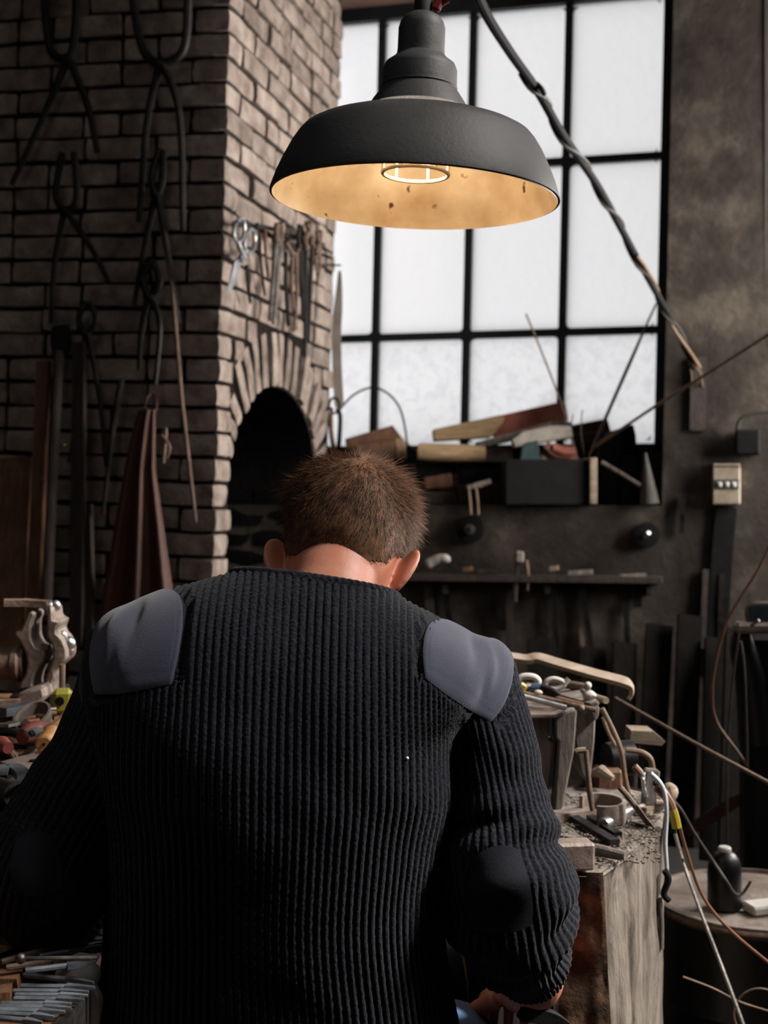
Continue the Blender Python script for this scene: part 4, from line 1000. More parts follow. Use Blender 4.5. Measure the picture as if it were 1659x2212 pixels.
for (x0, x1, y0, y1, D0, D1, nm, m) in ((1092, 1272, 992, 1090, 4.64, 4.655, 'front_board', 'paint_black'), (1092, 1100, 994, 1090, 4.655, 4.86, 'side_board', 'paint_black'), (1274, 1290, 988, 1089, 4.62, 4.86, 'side_board', 'wood_pale'), (1100, 1274, 1000, 1090, 4.86, 4.872, 'back_board', 'wood_dark'), (1100, 1274, 1084, 1090, 4.655, 4.86, 'bottom_board', 'wood_dark')):
    SB([(x0, y0), (x1, y0), (x1, y1), (x0, y1)], D0, D1, nm, m, None, None, parent=bx)
# contents of the crate
SB([(1130, 958), (1162, 950), (1168, 1000), (1122, 1010)], 4.72, 4.76, 'slate_offcut', 'paint_teal', 'grey-green slate offcut standing in the crate', 'slate')
for k, (pts, m, lb) in enumerate(((([(1178, 960), (1200, 980), (1235, 985), (1240, 1005)]), 'leather', 'rust-brown leather strip folded in the crate'), (([(1170, 985), (1195, 1000), (1225, 1008)]), 'steel_rust', 'curved rusty iron strip sticking out of the crate'), (([(1195, 965), (1215, 972), (1244, 974)]), 'fire_brick', 'flat reddish tile piece on top of the crate'))):
    b = MB(); b.bar(curve([P(x, y, 4.76) for x, y in pts], 5), .05, .010, up=(0, -.5, 1)); b.build('scrap_strip', m, label=lb, cat='scrap')
# stack behind: bricks, planks and timbers
SB([(936, 927), (938, 952), (1062, 944), (1090, 905), (1082, 896)], 4.95, 5.08, 'timber_offcut', 'wood_tan', 'split pale timber offcut lying on the log', 'timber', seed=3)
SB([(1040, 918), (1075, 946), (1218, 912), (1228, 905), (1220, 866), (1085, 896)], 5.02, 5.12, 'long_brick', 'fire_brick', 'long red-brown fire brick tilted against the window', 'brick', seed=5)
b = MB(); lg = [P(903, 976, 4.86), P(935, 977, 4.86), P(1000, 979, 4.87), P(1046, 982, 4.88)]
b.tube(lg, [.032, .034, .034, .032], 14).rough(.004, 30); b.build('birch_log', 'wood_tan', label='short pale round log lying on the sill', cat='log')
SB([(1028, 955), (1032, 970), (1110, 952), (1238, 946), (1236, 912), (1200, 908), (1120, 930)], 4.90, 4.98, 'grey_timber', 'wood_grey', 'weathered grey timber lying across the pile below the red brick', 'timber', seed=7)
SB([(1105, 950), (1112, 968), (1236, 944), (1234, 922), (1190, 918), (1130, 932)], 4.80, 4.87, 'rough_stone', 'stone', 'rough knobbly stone bar in front of the grey timber', 'stone', rough=.006, seed=8)
SB([(1034, 972), (1030, 998), (1110, 1000), (1104, 962)], 4.86, 4.94, 'dark_wedge', 'wood_dark', 'dark wooden wedge below the grey timber', 'wedge', seed=9)
SB([(745, 948), (848, 918), (878, 958), (878, 964), (750, 992)], 4.98, 5.12, 'cigar_box_lid', 'wood_brown', 'dark brown board leaning on the wooden box', 'board', seed=10)
SB([(768, 962), (852, 950), (852, 1000), (768, 1004)], 4.90, 4.97, 'wooden_box', 'wood_brown', 'brown wooden box on the sill left of the log', 'box', seed=11)
SB([(853, 949), (872, 945), (880, 988), (856, 994)], 4.905, 4.97, 'pale_block', 'wood_tan', 'pale wooden block beside the brown box', 'block', seed=12)
SB([(1228, 920), (1312, 904), (1316, 918), (1320, 935), (1232, 940)], 4.98, 5.08, 'dark_plank', 'wood_dark', 'dark plank piece against the window behind the rods', 'plank', seed=13)
SB([(1236, 938), (1330, 930), (1332, 958), (1240, 962)], 4.92, 4.98, 'dark_block', 'steel_dark', 'flat dark iron block under the dark plank', 'block', seed=14)
SB([(1330, 928), (1368, 916), (1374, 940), (1378, 990), (1330, 985)], 4.93, 5.0, 'black_tin', 'paint_black', 'black tin with a pale rim at the window corner', 'tin', seed=15)
SB([(1296, 955), (1325, 930), (1345, 945), (1340, 1088), (1296, 1088)], 4.82, 4.92, 'black_case', 'paint_black', 'tall black case right of the crate', 'case', seed=16)
SB([(1345, 985), (1378, 985), (1380, 1090), (1345, 1090)], 4.78, 4.86, 'black_case', 'paint_black', 'narrow black case behind the grey funnel', 'case', seed=17)
b = MB(); b.lathe([(.034, 0), (.030, .03), (.014, .12), (.006, .165), (.004, .18)], 20, T(*P(1403, 1088, 4.58)) @ RY(-.08)); b.build('funnel', 'paper_grey', label='grey pointed funnel standing in the sill corner', cat='funnel')
# dark clutter left of the crate
for k, (c, D0, D1, m, lb, nm) in enumerate((([(900, 1060), (985, 1066), (985, 1090), (900, 1090)], 4.80, 4.9, 'wood_dark', 'dark flat board under the clutter behind the head', 'board'),
        ([(916, 1032), (975, 1022), (978, 1052), (918, 1058)], 4.84, 4.9, 'wood_brown', 'dull brown wooden block in the clutter under the log', 'block'),
        ([(990, 1000), (1080, 998), (1082, 1040), (994, 1046)], 4.90, 4.98, 'paint_black', 'black iron block left of the crate', 'block'),
        ([(985, 1048), (1085, 1042), (1086, 1090), (990, 1090)], 4.85, 4.93, 'wood_dark', 'dark timber end beside the crate', 'timber'),
        ([(890, 1000), (985, 998), (985, 1024), (892, 1030)], 4.92, 5.0, 'paint_black', 'black slab below the pale log', 'slab'),
        ([(905, 1030), (940, 1028), (950, 1062), (902, 1062)], 4.90, 4.98, 'steel_dark', 'black iron lump behind the brown block', 'lump'))):
    SB(c, D0, D1, 'scrap_'+nm, m, lb, nm, seed=20+k, rough=.003)
SB([(742, 1000), (900, 1000), (900, 1090), (742, 1090)], 4.92, 5.05, 'dark_chest', 'wood_dark', 'dark wooden chest on the sill hidden behind the head', 'chest', seed=30)
cl = thing('clamp_hook', 'pale rag draped over a two-legged iron hook beside the crate', 'hook', P(1030, 1110, 4.66))
b = MB(); b.tube(curve([P(1010, 1054, 4.66), P(1030, 1048, 4.66), P(1060, 1040, 4.66)]), .010, 8).rough(.004, 60); b.build('rag', 'wood_grey', cl)
for x in (1012, 1028):
    b = MB(); b.tube(curve([P(x, 1055, 4.655), P(x+3, 1080, 4.65), P(x+5, 1112, 4.65)]), .005, 8); b.build('leg', 'steel_rust', cl)
# rods and wires sticking up before the panes
for pts, D, r, m, lb in (([(1136, 678), (1162, 740), (1200, 838), (1228, 920), (1246, 990)], 4.82, .0035, 'steel_rust', 'thin wire rod leaning left in the crate against the panes'),
                         ([(1418, 655), (1365, 770), (1310, 895), (1272, 985)], 4.80, .004, 'steel_rust', 'thin rod leaning right from the crate, nearer one of the pair'),
                         ([(1402, 690), (1362, 785), (1318, 885), (1290, 950)], 4.86, .0035, 'steel_rust', 'thin rod leaning right from the crate, farther one of the pair'),
                         ([(1258, 885), (1255, 930), (1262, 985)], 4.82, .0022, 'steel_rust', 'short twig of wire standing in the crate'),
                         ([(1238, 895), (1232, 940), (1245, 985)], 4.82, .0022, 'steel_rust', 'short bent wire standing in the crate next to the twig')):
    b = MB(); b.tube(curve([P(x, y, D) for x, y in pts], 6), r, 7); b.build('wire_rod', m, label=lb, cat='rod')
b = MB(); b.tube(curve([P(735, 884, 5.08), P(760, 856, 5.08), P(790, 840, 5.08), P(815, 838, 5.08), P(845, 856, 5.07), P(865, 885, 5.06), P(876, 930, 5.05), P(880, 958, 5.02), P(900, 975, 4.98), P(908, 990, 4.95)], 6), .0042, 7); b.build('bent_wire', 'steel_dark', label='bent wire arch standing before the lowest panes', cat='wire')
b = MB(); b.tube([P(1668, 718, 3.9), P(1520, 812, 4.2), P(1430, 868, 4.4), P(1280, 968, 4.75)], .0055, 8); b.build('long_stick', 'cord_tan', label='long reddish stick slanting from the sill across the wall', cat='stick')
b = MB(); b.tube([P(1300, 998, 4.68), P(1345, 1025, 4.66), P(1382, 1048, 4.64)], .007, 8); b.build('short_stick', 'wood_grey', label='short grey stick lying on the black case by the funnel', cat='stick')

# ================================================================== WALL BELOW AND RIGHT OF THE WINDOW
def B_(px, py, off=.02):
    """a point standing off the plaster by `off`"""
    a = (px-CX)/F; bb = (HY-py)/F; Yw = YW-.4*.970-.0; # plane through w=-.4-off
    w = -.4-off
    # X = .97u+.2425w+LEAN*b*Y ; Y = YW-.2425u+.97w ; X = aY
    Y = (4*(YW+.97*w)+.2425*w)/(4+a-LEAN*bb); return P(px, py, Y)
NW = Vector((-.2425, -.970, 0))
def disc(c, r, t, name, parent, m, n=28, prof=None):
    Mx = frame(c, (0, 0, 1), NW); b = MB(); b.lathe(prof or [(r*.93, 0), (r, t*.3), (r, t*.7), (r*.93, t)], n, Mx); return b.build(name, m, parent)
for (x, y, r, lb) in ((1019, 1143, .050, 'black wall pulley with a shiny steel hub, nearer the man'), (1398, 1155, .045, 'black wall pulley with a bolt, under the window corner')):
    w = thing('wall_pulley', lb, 'pulley', B_(x, y, .0), 'pulleys on the wall')
    disc(B_(x, y, .0), r, .03, 'wheel', w, 'paint_black', prof=[(r, -.01), (r, .012), (r*.9, .016), (r*.86, .014), (r*.84, .020), (r, .024), (r, .036), (r*.45, .04)])
    if r > .047:
        disc(B_(x, y, .0), .019, .05, 'hub', w, 'steel', prof=[(.019, .03), (.019, .05), (.009, .052)]); disc(B_(x, y, .0), .010, .07, 'axle', w, 'steel_dark')
    else:
        b = MB(); b.tube([B_(x-6, y+6, .035), B_(x+4, y-4, .06)], .007, 8); b.build('bolt', 'steel_bright', w)
led = thing('wall_ledge', 'narrow dark wooden tool ledge fixed along the plaster wall', 'ledge', B_(1150, 1262, .03))
b = MB(); b.bar([B_(870, 1246, .035), B_(1430, 1252, .035)], .07, .022); b.build('shelf_board', 'wood_dark', led)
for x in (960, 1180, 1400):
    b = MB(); b.box((.025, .05, .06), T(*B_(x, 1266, .025)), .004); b.build('bracket', 'steel_dark', led)
b = MB(); b.tube(curve([B_(918, 1222, .05), B_(935, 1212, .05), B_(955, 1206, .05), B_(972, 1210, .05)]), [.008, .012, .016, .018, .019, .019, .019, .018, .018, .018, .018, .018, .018, .018, .017, .017, .017, .017, .017, .017, .015, .014, .012, .01, .008][:25], 10); b.build('pale_bone_handle', 'stone', label='pale bone-like handle lying on the wall ledge behind the ear', cat='handle')
b = MB(); b.tube(curve([B_(888, 1222, .05), B_(905, 1226, .05), B_(925, 1224, .05)]), .007, 8); b.build('small_bar', 'steel_rust', label='small rusty bar on the ledge next to the pale handle', cat='bar')
br = thing('hand_brush', 'pale-headed hand brush hooked over the wall ledge', 'brush', B_(1132, 1280, .06))
b = MB(); b.box((.032, .03, .042), T(*B_(1122, 1203, .06)), .006); b.build('head', 'wood_grey', br)
b = MB(); b.tube(curve([B_(1122, 1195, .05), B_(1115, 1250, .055), B_(1112, 1300, .06)]), .009, 8); b.build('handle', 'wood_dark', br)
b = MB(); b.tube(curve([B_(1137, 1210, .06), B_(1141, 1245, .06), B_(1139, 1276, .06)]), [.006]*8+[.004]*8+[.003], 7); b.build('cord', 'cord_tan', br)
for x0, x1, y, m, lb in ((1000, 1020, 1231, 'wood_brown', 'small tan peg on the ledge below the shiny pulley'), (1032, 1085, 1234, 'wood_dark', 'dark stick on the ledge left of the brush'), (1188, 1206, 1229, 'wood_pale', 'small yellowish wedge on the ledge'), (1228, 1280, 1238, 'wood_grey', 'thin tan slat lying on the ledge'), (1340, 1395, 1246, 'wood_grey', 'grey slat at the end of the ledge')):
    b = MB(); b.bar([B_(x0, y, .045), B_(x1, y-3, .045)], .02, .016); b.build('ledge_item', m, label=lb, cat='offcut')
for k, (x0, y0, x1, y1, w, m, lb) in enumerate(((1078, 1258, 1085, 1362, .030, 'steel_dark', 'black file with a narrow tang hanging under the brush'), (1102, 1258, 1100, 1420, .024, 'wood_dark', 'dark long-handled tool hanging under the ledge by the brush'), (1196, 1260, 1202, 1410, .022, 'steel_dark', 'straight black bar hanging mid ledge'),
        (1255, 1262, 1285, 1440, .022, 'steel_dark', 'slanting black bar hanging under the ledge'), (1352, 1300, 1358, 1440, .022, 'steel_dark', 'black strip hanging below the bolted pulley'), (1375, 1258, 1378, 1312, .03, 'paint_black', 'short black block hanging at the ledge end'), (1448, 1348, 1450, 1460, .05, 'wood_dark', 'broad dark board hanging low right of the ledge'),
        (925, 1255, 930, 1340, .03, 'wood_dark', 'dark lath hanging behind the shoulder'), (960, 1255, 972, 1350, .024, 'steel_dark', 'black bar hanging behind the shoulder patch'), (1256, 1358, 1262, 1450, .014, 'steel_rust', 'thin brown rod hanging between the black bars'), (1476, 1070, 1472, 1152, .018, 'steel_dark', 'black chisel hanging on the plaster below the switch'), (1525, 1230, 1518, 1400, .02, 'wood_dark', 'dark lath fixed below the switch box'), (1560, 1240, 1556, 1390, .02, 'steel_dark', 'black conduit strip on the wall by the orange cord'))):
    b = MB(); b.bar([B_(x0, y0, .02), B_((x0+x1)/2, (y0+y1)/2, .024), B_(x1, y1, .02)], w, .012, up=NW); b.build('hanging_tool', m, label=lb, cat='tool', group='tools hanging on the plaster wall')
sw = thing('switch_box', 'cream wall switch box with a dark band and three pale buttons', 'switch', B_(1569, 1088, .02))
Mx = frame(B_(1569, 1046, .03), (.970, -.2425, 0), (0, 0, 1))
b = MB(); b.box((.094, .06, .142), Mx, .005); b.build('case', 'box_cream', sw)
b = MB(); b.box((.084, .006, .034), Mx @ T(0, -.031, 0), .001); bd = b.build('band', 'band_dark', sw)
for dx in (-.022, .002, .025):
    b = MB(); b.box((.015, .006, .018), Mx @ T(dx, -.036, -.001), .002); b.box((.006, .008, .010), Mx @ T(dx, -.038, -.001), .001); b.build('button', 'paint_white', bd)
b = MB(); b.box((.094, .062, .004), Mx @ T(0, -.001, .062)); b.build('lid_seam', 'steel_dark', sw)
jb = thing('junction_box', 'dark square junction box above the switch box', 'box', B_(1615, 985, .03))
Mx = frame(B_(1615, 956, .04), (.970, -.2425, 0), (0, 0, 1)); b = MB(); b.box((.085, .07, .09), Mx, .008); b.build('case', 'paint_black', jb)
b = MB(); b.tube(curve([B_(1592, 930, .04), B_(1600, 905, .05), B_(1630, 893, .05), B_(1665, 890, .05)]), .007, 8); b.build('conduit', 'cord_grey', jb)
b = MB(); b.bar([B_(1509, 772, .008), B_(1509, 850, .008), B_(1507, 930, .008)], .055, .018, up=NW); b.build('wall_batten', 'wood_dark', label='short dark batten on the plaster where the cable ends', cat='batten')
b = MB(); b.bar([B_(1570, 1095, .012), B_(1560, 1200, .012), B_(1545, 1450, .012)], .07, .02, up=NW); b.build('wall_trunking', 'paint_black', label='black trunking running down from the switch box', cat='trunking')
# boards leaning in the corner, its shade painted into their wood
for k, (x0, y0, x1, y1, D0, D1, w, m, lb) in enumerate(((1425, 1350, 1400, 1800, 4.5, 4.25, .09, 'wood_dark', 'dark board leaning in the corner, left end of the row'), (1490, 1330, 1470, 1830, 4.45, 4.2, .08, 'wood_dark', 'dark board leaning second in the corner row'), (1545, 1380, 1535, 1860, 4.4, 4.1, .07, 'wood_brown', 'brownish board leaning third in the corner row'), (1590, 1360, 1575, 1880, 4.3, 4.0, .07, 'wood_dark', 'dark board leaning behind the bottle'), (1350, 1390, 1340, 1780, 4.5, 4.3, .08, 'wood_dark', 'dark board leaning behind the wooden stand'), (1280, 1400, 1290, 1770, 4.55, 4.35, .09, 'wood_brown', 'brown board leaning behind the hose loops'), (1170, 1380, 1180, 1760, 4.55, 4.35, .1, 'wood_dark', 'dark board leaning behind the right shoulder'))):
    b = MB(); p0, p1 = P(x0, y0, D0), P(x1, y1, D1); p1.z = max(p1.z, .01); b.bar([p0, p0*.5+p1*.5, p1], w, .025, up=(0, -1, .1)); b.build('leaning_board', 'wood_shade', label=lb, cat='board', group='boards leaning in the corner')
b = MB(); b.bar([P(1510, 1780, 3.4), P(1620, 1712, 3.2)], .10, .03, up=(0, -.6, 1)); b.build('fallen_board', 'leather', label='rust-brown board lying aslant behind the bottle', cat='board')
# cords and rods over the corner
b = MB(); b.tube([P(1328, 1508, 2.9), P(1500, 1605, 2.85), P(1700, 1712, 2.8)], .004, 8); b.build('slanting_rod', 'steel_rust', label='thin rod slanting down across the dark corner', cat='rod')
for pts, D, r, m, lb in (([(1680, 1140), (1640, 1225), (1600, 1290), (1570, 1345), (1548, 1420), (1538, 1500), (1548, 1560), (1590, 1620), (1613, 1652)], 2.9, .0032, 'cord_orange', 'orange-brown cord hanging in a long bow at the wall'),
                         ([(1596, 1368), (1585, 1450), (1578, 1520), (1572, 1600), (1570, 1680), (1571, 1900), (1572, 2228)], 3.0, .0028, 'cord_grey', 'thin grey wire hanging beside the orange cord'),
                         ([(1600, 1385), (1608, 1450), (1612, 1560), (1614, 1660)], 2.9, .0028, 'cord_grey', 'thin grey wire hanging along the machine column')):
    b = MB(); b.tube(curve([P(x, y, D) for x, y in pts], 6), r, 7); b.build('slack_lead', m, label=lb, cat='cord')
# machine column at the edge
mc = thing('machine_column', 'black machine column with a worn bright top plate', 'machine', Vector((P(1660, 2300, 3.15).x, 3.15, 0)))
def bxp(x0, x1, y0, y1, D0, D1, bev=.004):
    c = (P(x0, y0, D0)+P(x1, y1, D0))/2; s = P(x1, y1, D0)-P(x0, y0, D0); b = MB(); b.box((abs(s.x), D1-D0, abs(s.z)), T(c.x, (D0+D1)/2, c.z), bev); return b
bxp(1612, 1760, 1365, 2174, 3.12, 3.2, .02).build('column', 'tank_dark', mc)
bxp(1590, 1780, 1345, 1370, 3.08, 3.12, .008).build('top_plate', 'cast_grey', mc)
b = MB(); b.tube(curve([P(1604, 1368, 3.1), P(1604, 1400, 3.12), P(1625, 1480, 3.15), P(1640, 1600, 3.16)], 6), [.02+.03*i/18 for i in range(19)], 12); b.build('column_fillet', 'tank_dark', mc)
b = MB(); Mg = T(*P(1660, 1326, 3.1)); b.box((.094, .012, .045), Mg, .004); b.build('guard_plate', 'paint_teal', mc)
b = MB(); b.tube(curve([P(1617, 1344, 3.1), P(1614, 1318, 3.1), P(1626, 1305, 3.1), P(1670, 1304, 3.1)], 6), .006, 8); b.build('guard_rim', 'steel', mc)
b = MB(); b.tube([P(1622, 1352, 3.06), P(1640, 1340, 3.05)], .004, 6); b.build('lever', 'steel', mc)
# drum with bottle
dr = thing('drum', 'dark oil drum with a dented dusty lid used as a table', 'drum', P(1660, 2300, 2.75))
dz = P(1600, 1950, 2.7).z; dc = Vector((.78, 2.72, 0))
b = MB(); b.lathe([(.20, 0), (.205, .02), (.20, .04), (.20, dz*.5), (.205, dz*.52), (.2, dz*.54), (.20, dz-.02)], 40, T(*dc)); b.build('body', 'tank_dark', dr)
b = MB(); b.lathe([(.2, dz-.02), (.212, dz-.012), (.212, dz+.006), (.202, dz+.008), (.198, dz)], 40, T(*dc)); b.build('lid', 'cast_grey', dr)
b = MB(); b.tube([dc+Vector((.212*math.cos(a), .212*math.sin(a), dz-.006)) for a in np.linspace(0, 6.283, 49)], .006, 8); b.build('hoop', 'steel_rust', dr)
bt = thing('bottle', 'dark glossy round-shouldered bottle with a pale cap on the drum', 'bottle', P(1565, 1942, 2.66))
bc = P(1565, 1942, 2.66); bc.z = dz+.001
b = MB(); b.lathe([(.030, 0), (.0345, .004), (.0345, .072), (.0335, .088), (.029, .103), (.021, .113), (.0135, .118)], 32, T(*bc)); b.build('body', 'tank_dark', bt)
b = MB(); b.lathe([(.0135, .117), (.0135, .124), (.011, .127)], 24, T(*bc)); b.build('cap', 'paint_white', bt)
b = MB(); b.tube(curve([P(1440, 1716, 2.33), P(1470, 1748, 2.4), P(1500, 1800, 2.45), P(1540, 1860, 2.48), P(1570, 1905, 2.46), P(1588, 1930, 2.52), P(1604, 1930, 2.53), P(1622, 1903, 2.53)], 6), .0028, 7); b.build('looped_wire', 'cord_grey', label='grey wire looping in front of the bottle', cat='wire')
b = MB(); b.box((.10, .05, .02), T(*Q(1660, 1958, dz+.011)) @ RZ(.3), .004).rough(.003, 30); b.build('lid_scrap', 'paint_white', label='pale crumpled scrap on the drum lid', cat='scrap')
b = MB(); b.tube(curve([P(1445, 1700, 2.15), P(1462, 1760, 2.15), P(1480, 1830, 2.17), P(1510, 1920, 2.2), P(1545, 1975, 2.22), P(1600, 2030, 2.25), P(1680, 2095, 2.3)], 6), .0028, 7); b.build('orange_cable', 'cord_orange', label='orange-brown cable running from the stump past the drum', cat='cable')
b = MB(); b.tube(curve([P(1450, 1770, 2.2), P(1475, 1860, 2.18), P(1510, 1960, 2.12), P(1560, 2090, 2.05), P(1612, 2230, 2.0)], 6), .0032, 7); b.build('grey_rod', 'steel', label='grey thin rod leaning from stump to floor', cat='rod')
b = MB(); b.tube(curve([P(1475, 2110, 2.3), P(1540, 2135, 2.3), P(1600, 2165, 2.3), P(1680, 2190, 2.3)], 6), .0018, 7); b.tube([P(1640, 2190, 2.3)+Vector((.045*math.cos(a), 0, .045*math.sin(a))) for a in np.linspace(0, 6.28, 30)], .0018, 7); b.build('coiled_cord', 'cord_tan', label='thin brown cord coiled low beside the drum', cat='cord')

# ================================================================== STUMP WITH TOOLS
ZT = .708
def stump():
    t = thing('timber_stump', 'massive squared timber stump with dark bark front and pale weathered side', 'stump', (.37, 2.15, 0))
    top = [Q(1195, 1886, ZT), Q(1302, 1884, ZT), Q(1434, 1792, ZT), Q(1442, 1720, ZT), Q(1330, 1690, ZT), Q(1180, 1700, ZT)]
    def sidepts(f, n=14): return f
    bot_px = [(1195, 2400), (1358, 2290), (1385, 2290)]
    low = [Vector((p.x*1.0, p.y, 0)) for p in top]
    low[1] = Vector((top[1].x+.040, top[1].y+.012, 0)); low[2] = Vector((top[2].x-.030, top[2].y+.0, 0)); low[3] = Vector((top[3].x-.02, top[3].y, 0))
    def face(a, b_, name, m, nu, nv, amp, seed):
        V = []; 
        for i in range(nv+1):
            f = i/nv
            for j in range(nu+1):
                u = j/nu; pa = top[a].lerp(low[a], f); pb = top[b_].lerp(low[b_], f); p = pa.lerp(pb, u)
                nrm = Vector((pb.y-pa.y, -(pb.x-pa.x), 0)).normalized()
                k = amp*mnoise.noise(Vector((p.x*14, p.y*14, p.z*5))+Vector((seed, 0, 0)))+amp*.5*mnoise.noise(Vector((p.x*45, p.y*45, p.z*16))+Vector((seed, 3, 0)))
                e = 1 if 0 < j < nu else .35
                if i == 0: e *= .4
                V.append(p+nrm*k*e)
        fs = [(i*(nu+1)+j, i*(nu+1)+j+1, (i+1)*(nu+1)+j+1, (i+1)*(nu+1)+j) for i in range(nv) for j in range(nu)]
        b = MB(); b.add(V, fs); return b.build(name, m, t, smooth=70)
    face(0, 1, 'bark_face', 'stump_bark', 16, 60, .016, 1.0)
    face(1, 2, 'weathered_face', 'stump_side', 18, 60, .010, 5.0)
    face(2, 3, 'back_face', 'stump_side', 6, 20, .006, 9.0); face(3, 4, 'back_face', 'stump_side', 6, 20, .006, 9.0); face(4, 5, 'back_face', 'stump_bark', 6, 20, .006, 9.0); face(5, 0, 'back_face', 'stump_bark', 6, 20, .006, 9.0)
    # uneven worn top
    b = MB(); n = 26; V = []; cen = sum(top, Vector())/6; ringn = 48; rings = 12
    per = []
    for k in range(ringn):
        s = k/ringn*6; i = int(s) % 6; per.append(top[i].lerp(top[(i+1) % 6], s-int(s)))
    for q in range(rings+1):
        for k in range(ringn):
            p = per[k].lerp(cen, q/rings); p = p+Vector((0, 0, .004*mnoise.noise(Vector((p.x*30, p.y*30, 1)))*(q > 0)-(.006 if q == 0 else 0))); V.append(p)
    b.add(V, [(q*ringn+k, q*ringn+(k+1) % ringn, (q+1)*ringn+(k+1) % ringn, (q+1)*ringn+k) for q in range(rings) for k in range(ringn)]); b.build('worn_top', 'stump_top', t, smooth=70)
stump()
def on_top(name, a, c, w, h, m, label, cat, z=ZT, lift=0.0, r=None, taper=None):
    p0 = Q(a[0], a[1], z+lift+h/2); p1 = Q(c[0], c[1], z+lift+h/2); b = MB()
    if r: b.tube([p0, p0.lerp(p1, .5), p1], taper or r, 12)
    else: b.bar([p0, p0.lerp(p1, .5), p1], w, h)
    return b.build(name, m, label=label, cat=cat)
# wooden stand with legs on the stump
stnd = thing('wooden_stand', 'weathered tapering wooden stand on the stump, tools laid on top', 'stand', P(1215, 1755, 2.26))
def zz(x, y): return (1080+x/5.184, 1390+y/5.184)       # crop coordinates of the stand
def slab(poly, D0, D1, name, m, seed, rough=.002):
    return SB([zz(*p) for p in poly], D0, D1, name, m, None, None, bev=.003, rough=rough, seed=seed, parent=stnd)
slab([(60, 800), (560, 790), (540, 1090), (620, 1110), (520, 1700), (60, 1480)], 2.20, 2.26, 'front_plank', 'wood_grey', 41)
slab([(620, 820), (800, 740), (870, 745), (830, 1230), (740, 1650), (700, 1860), (610, 1900), (660, 1100), (620, 1060)], 2.19, 2.24, 'leg', 'wood_grey', 42)
slab([(790, 745), (1080, 720), (1060, 1100), (1010, 1480), (960, 1560), (900, 1450), (860, 1180)], 2.245, 2.44, 'side_plank', 'wood_grey', 43)
slab([(1000, 735), (1120, 700), (1110, 830), (1060, 880)], 2.235, 2.25, 'corner_cleat', 'wood_grey', 44)
tz = P(*zz(600, 800), 2.2).z
SB([zz(60, 815), zz(640, 800), zz(760, 745), zz(760, 775), zz(640, 835), zz(60, 850)], 2.185, 2.45, 'top_board', 'cast_grey', None, None, bev=.003, rough=.0012, seed=45, parent=stnd)
slab([(760, 700), (1060, 640), (1110, 650), (1110, 700), (1060, 735), (760, 780)], 2.25, 2.47, 'top_board', 'wood_grey', 46)
def zrod(a, c, r, m, label, cat='rod', D=2.25, D2=2.2, name='laid_rod'):
    b = MB(); p0, p1 = P(*zz(*a), D), P(*zz(*c), D2); b.tube([p0, p0.lerp(p1, .5), p1], r, 10); return b.build(name, m, label=label, cat=cat)
zrod((130, 560), (740, 720), .0048, 'steel_bright', 'shiny white-lit round bar laid frontmost on the stand', D=2.19, D2=2.185)
zrod((200, 545), (1080, 750), .0045, 'steel_rust', 'brown round rod laid on the stand behind the shiny bar', D=2.25, D2=2.21)
zrod((230, 510), (930, 690), .0045, 'wood_brown', 'brown stick laid on the stand between rods', D=2.28, D2=2.23)
zrod((520, 550), (1020, 700), .0042, 'steel_dark', 'dark rod laid on the stand under the hose loops', D=2.29, D2=2.24)
zrod((560, 430), (1000, 500), .008, 'steel_rust', 'rusty bar laid at the back of the stand', D=2.42, D2=2.38)
zrod((1000, 580), (1190, 640), .006, 'wood_pale', 'short tan peg jutting out of the stand', D=2.32, D2=2.26)
b = MB(); b.tube(curve([P(*zz(*p), 2.32) for p in ((210, 400), (250, 370), (330, 365), (400, 385), (430, 430), (380, 470), (300, 470))], 6), .0058, 9); b.build('hose_loop', 'paint_white', label='pale hose loop nearest the sleeve on the stand', cat='hose')
b = MB(); b.tube(curve([P(*zz(*p), 2.30) for p in ((500, 490), (520, 430), (580, 400), (660, 410), (720, 450), (680, 490), (600, 510), (530, 505), (600, 515), (690, 480), (770, 395))], 6), .005, 9); b.build('hose_loop', 'paint_white', label='pale hose loop with a free end on the stand', cat='hose')
b = MB(); b.box((.016, .010, .018), T(*P(*zz(245, 495), 2.24)) @ RY(.5), .004); b.build('yellow_clip', 'tape_yellow', label='small yellow plastic clip on the stand', cat='clip')
bp_ = thing('blue_pliers', 'blue-handled pliers lying among the hoses on the stand', 'pliers', P(*zz(440, 540), 2.27))
for a, c in (((330, 530), (480, 500)), ((350, 490), (560, 515))):
    b = MB(); b.tube(curve([P(*zz(*a), 2.27), P(*zz((a[0]+c[0])/2, (a[1]+c[1])/2-14), 2.27), P(*zz(*c), 2.27)], 5), .006, 8); b.build('handle', 'plastic_blue', bp_)
b = MB(); b.tube([P(*zz(480, 505), 2.27), P(*zz(600, 545), 2.25), P(*zz(660, 575), 2.24)], [.009, .007, .003], 8); b.build('jaw', 'steel_dark', bp_)
kb = thing('valve_knob', 'white ball-topped valve fitting standing on the stand', 'valve', P(*zz(1000, 610), 2.27))
b = MB(); b.ball(P(*zz(985, 470), 2.27), .0066, 12, 8); b.build('ball', 'paint_white', kb)
b = MB(); b.tube([P(*zz(985, 490), 2.27), P(*zz(990, 545), 2.27)], .004, 8); b.tube([P(*zz(930, 530), 2.27), P(*zz(1000, 530), 2.27)], .0045, 8); b.ball(P(*zz(932, 528), 2.27), .006, 10, 6); b.build('stem', 'steel_bright', kb)
b = MB(); b.ball(P(*zz(1000, 580), 2.27), (.012, .012, .009), 12, 8).rough(.002, 90); b.build('base', 'paint_white', kb)
b = MB(); b.ball(P(*zz(915, 725), 2.2), .0052, 10, 8); b.build('wooden_bead', 'wood_pale', label='small round pale bead at the rod end on the stand', cat='bead')
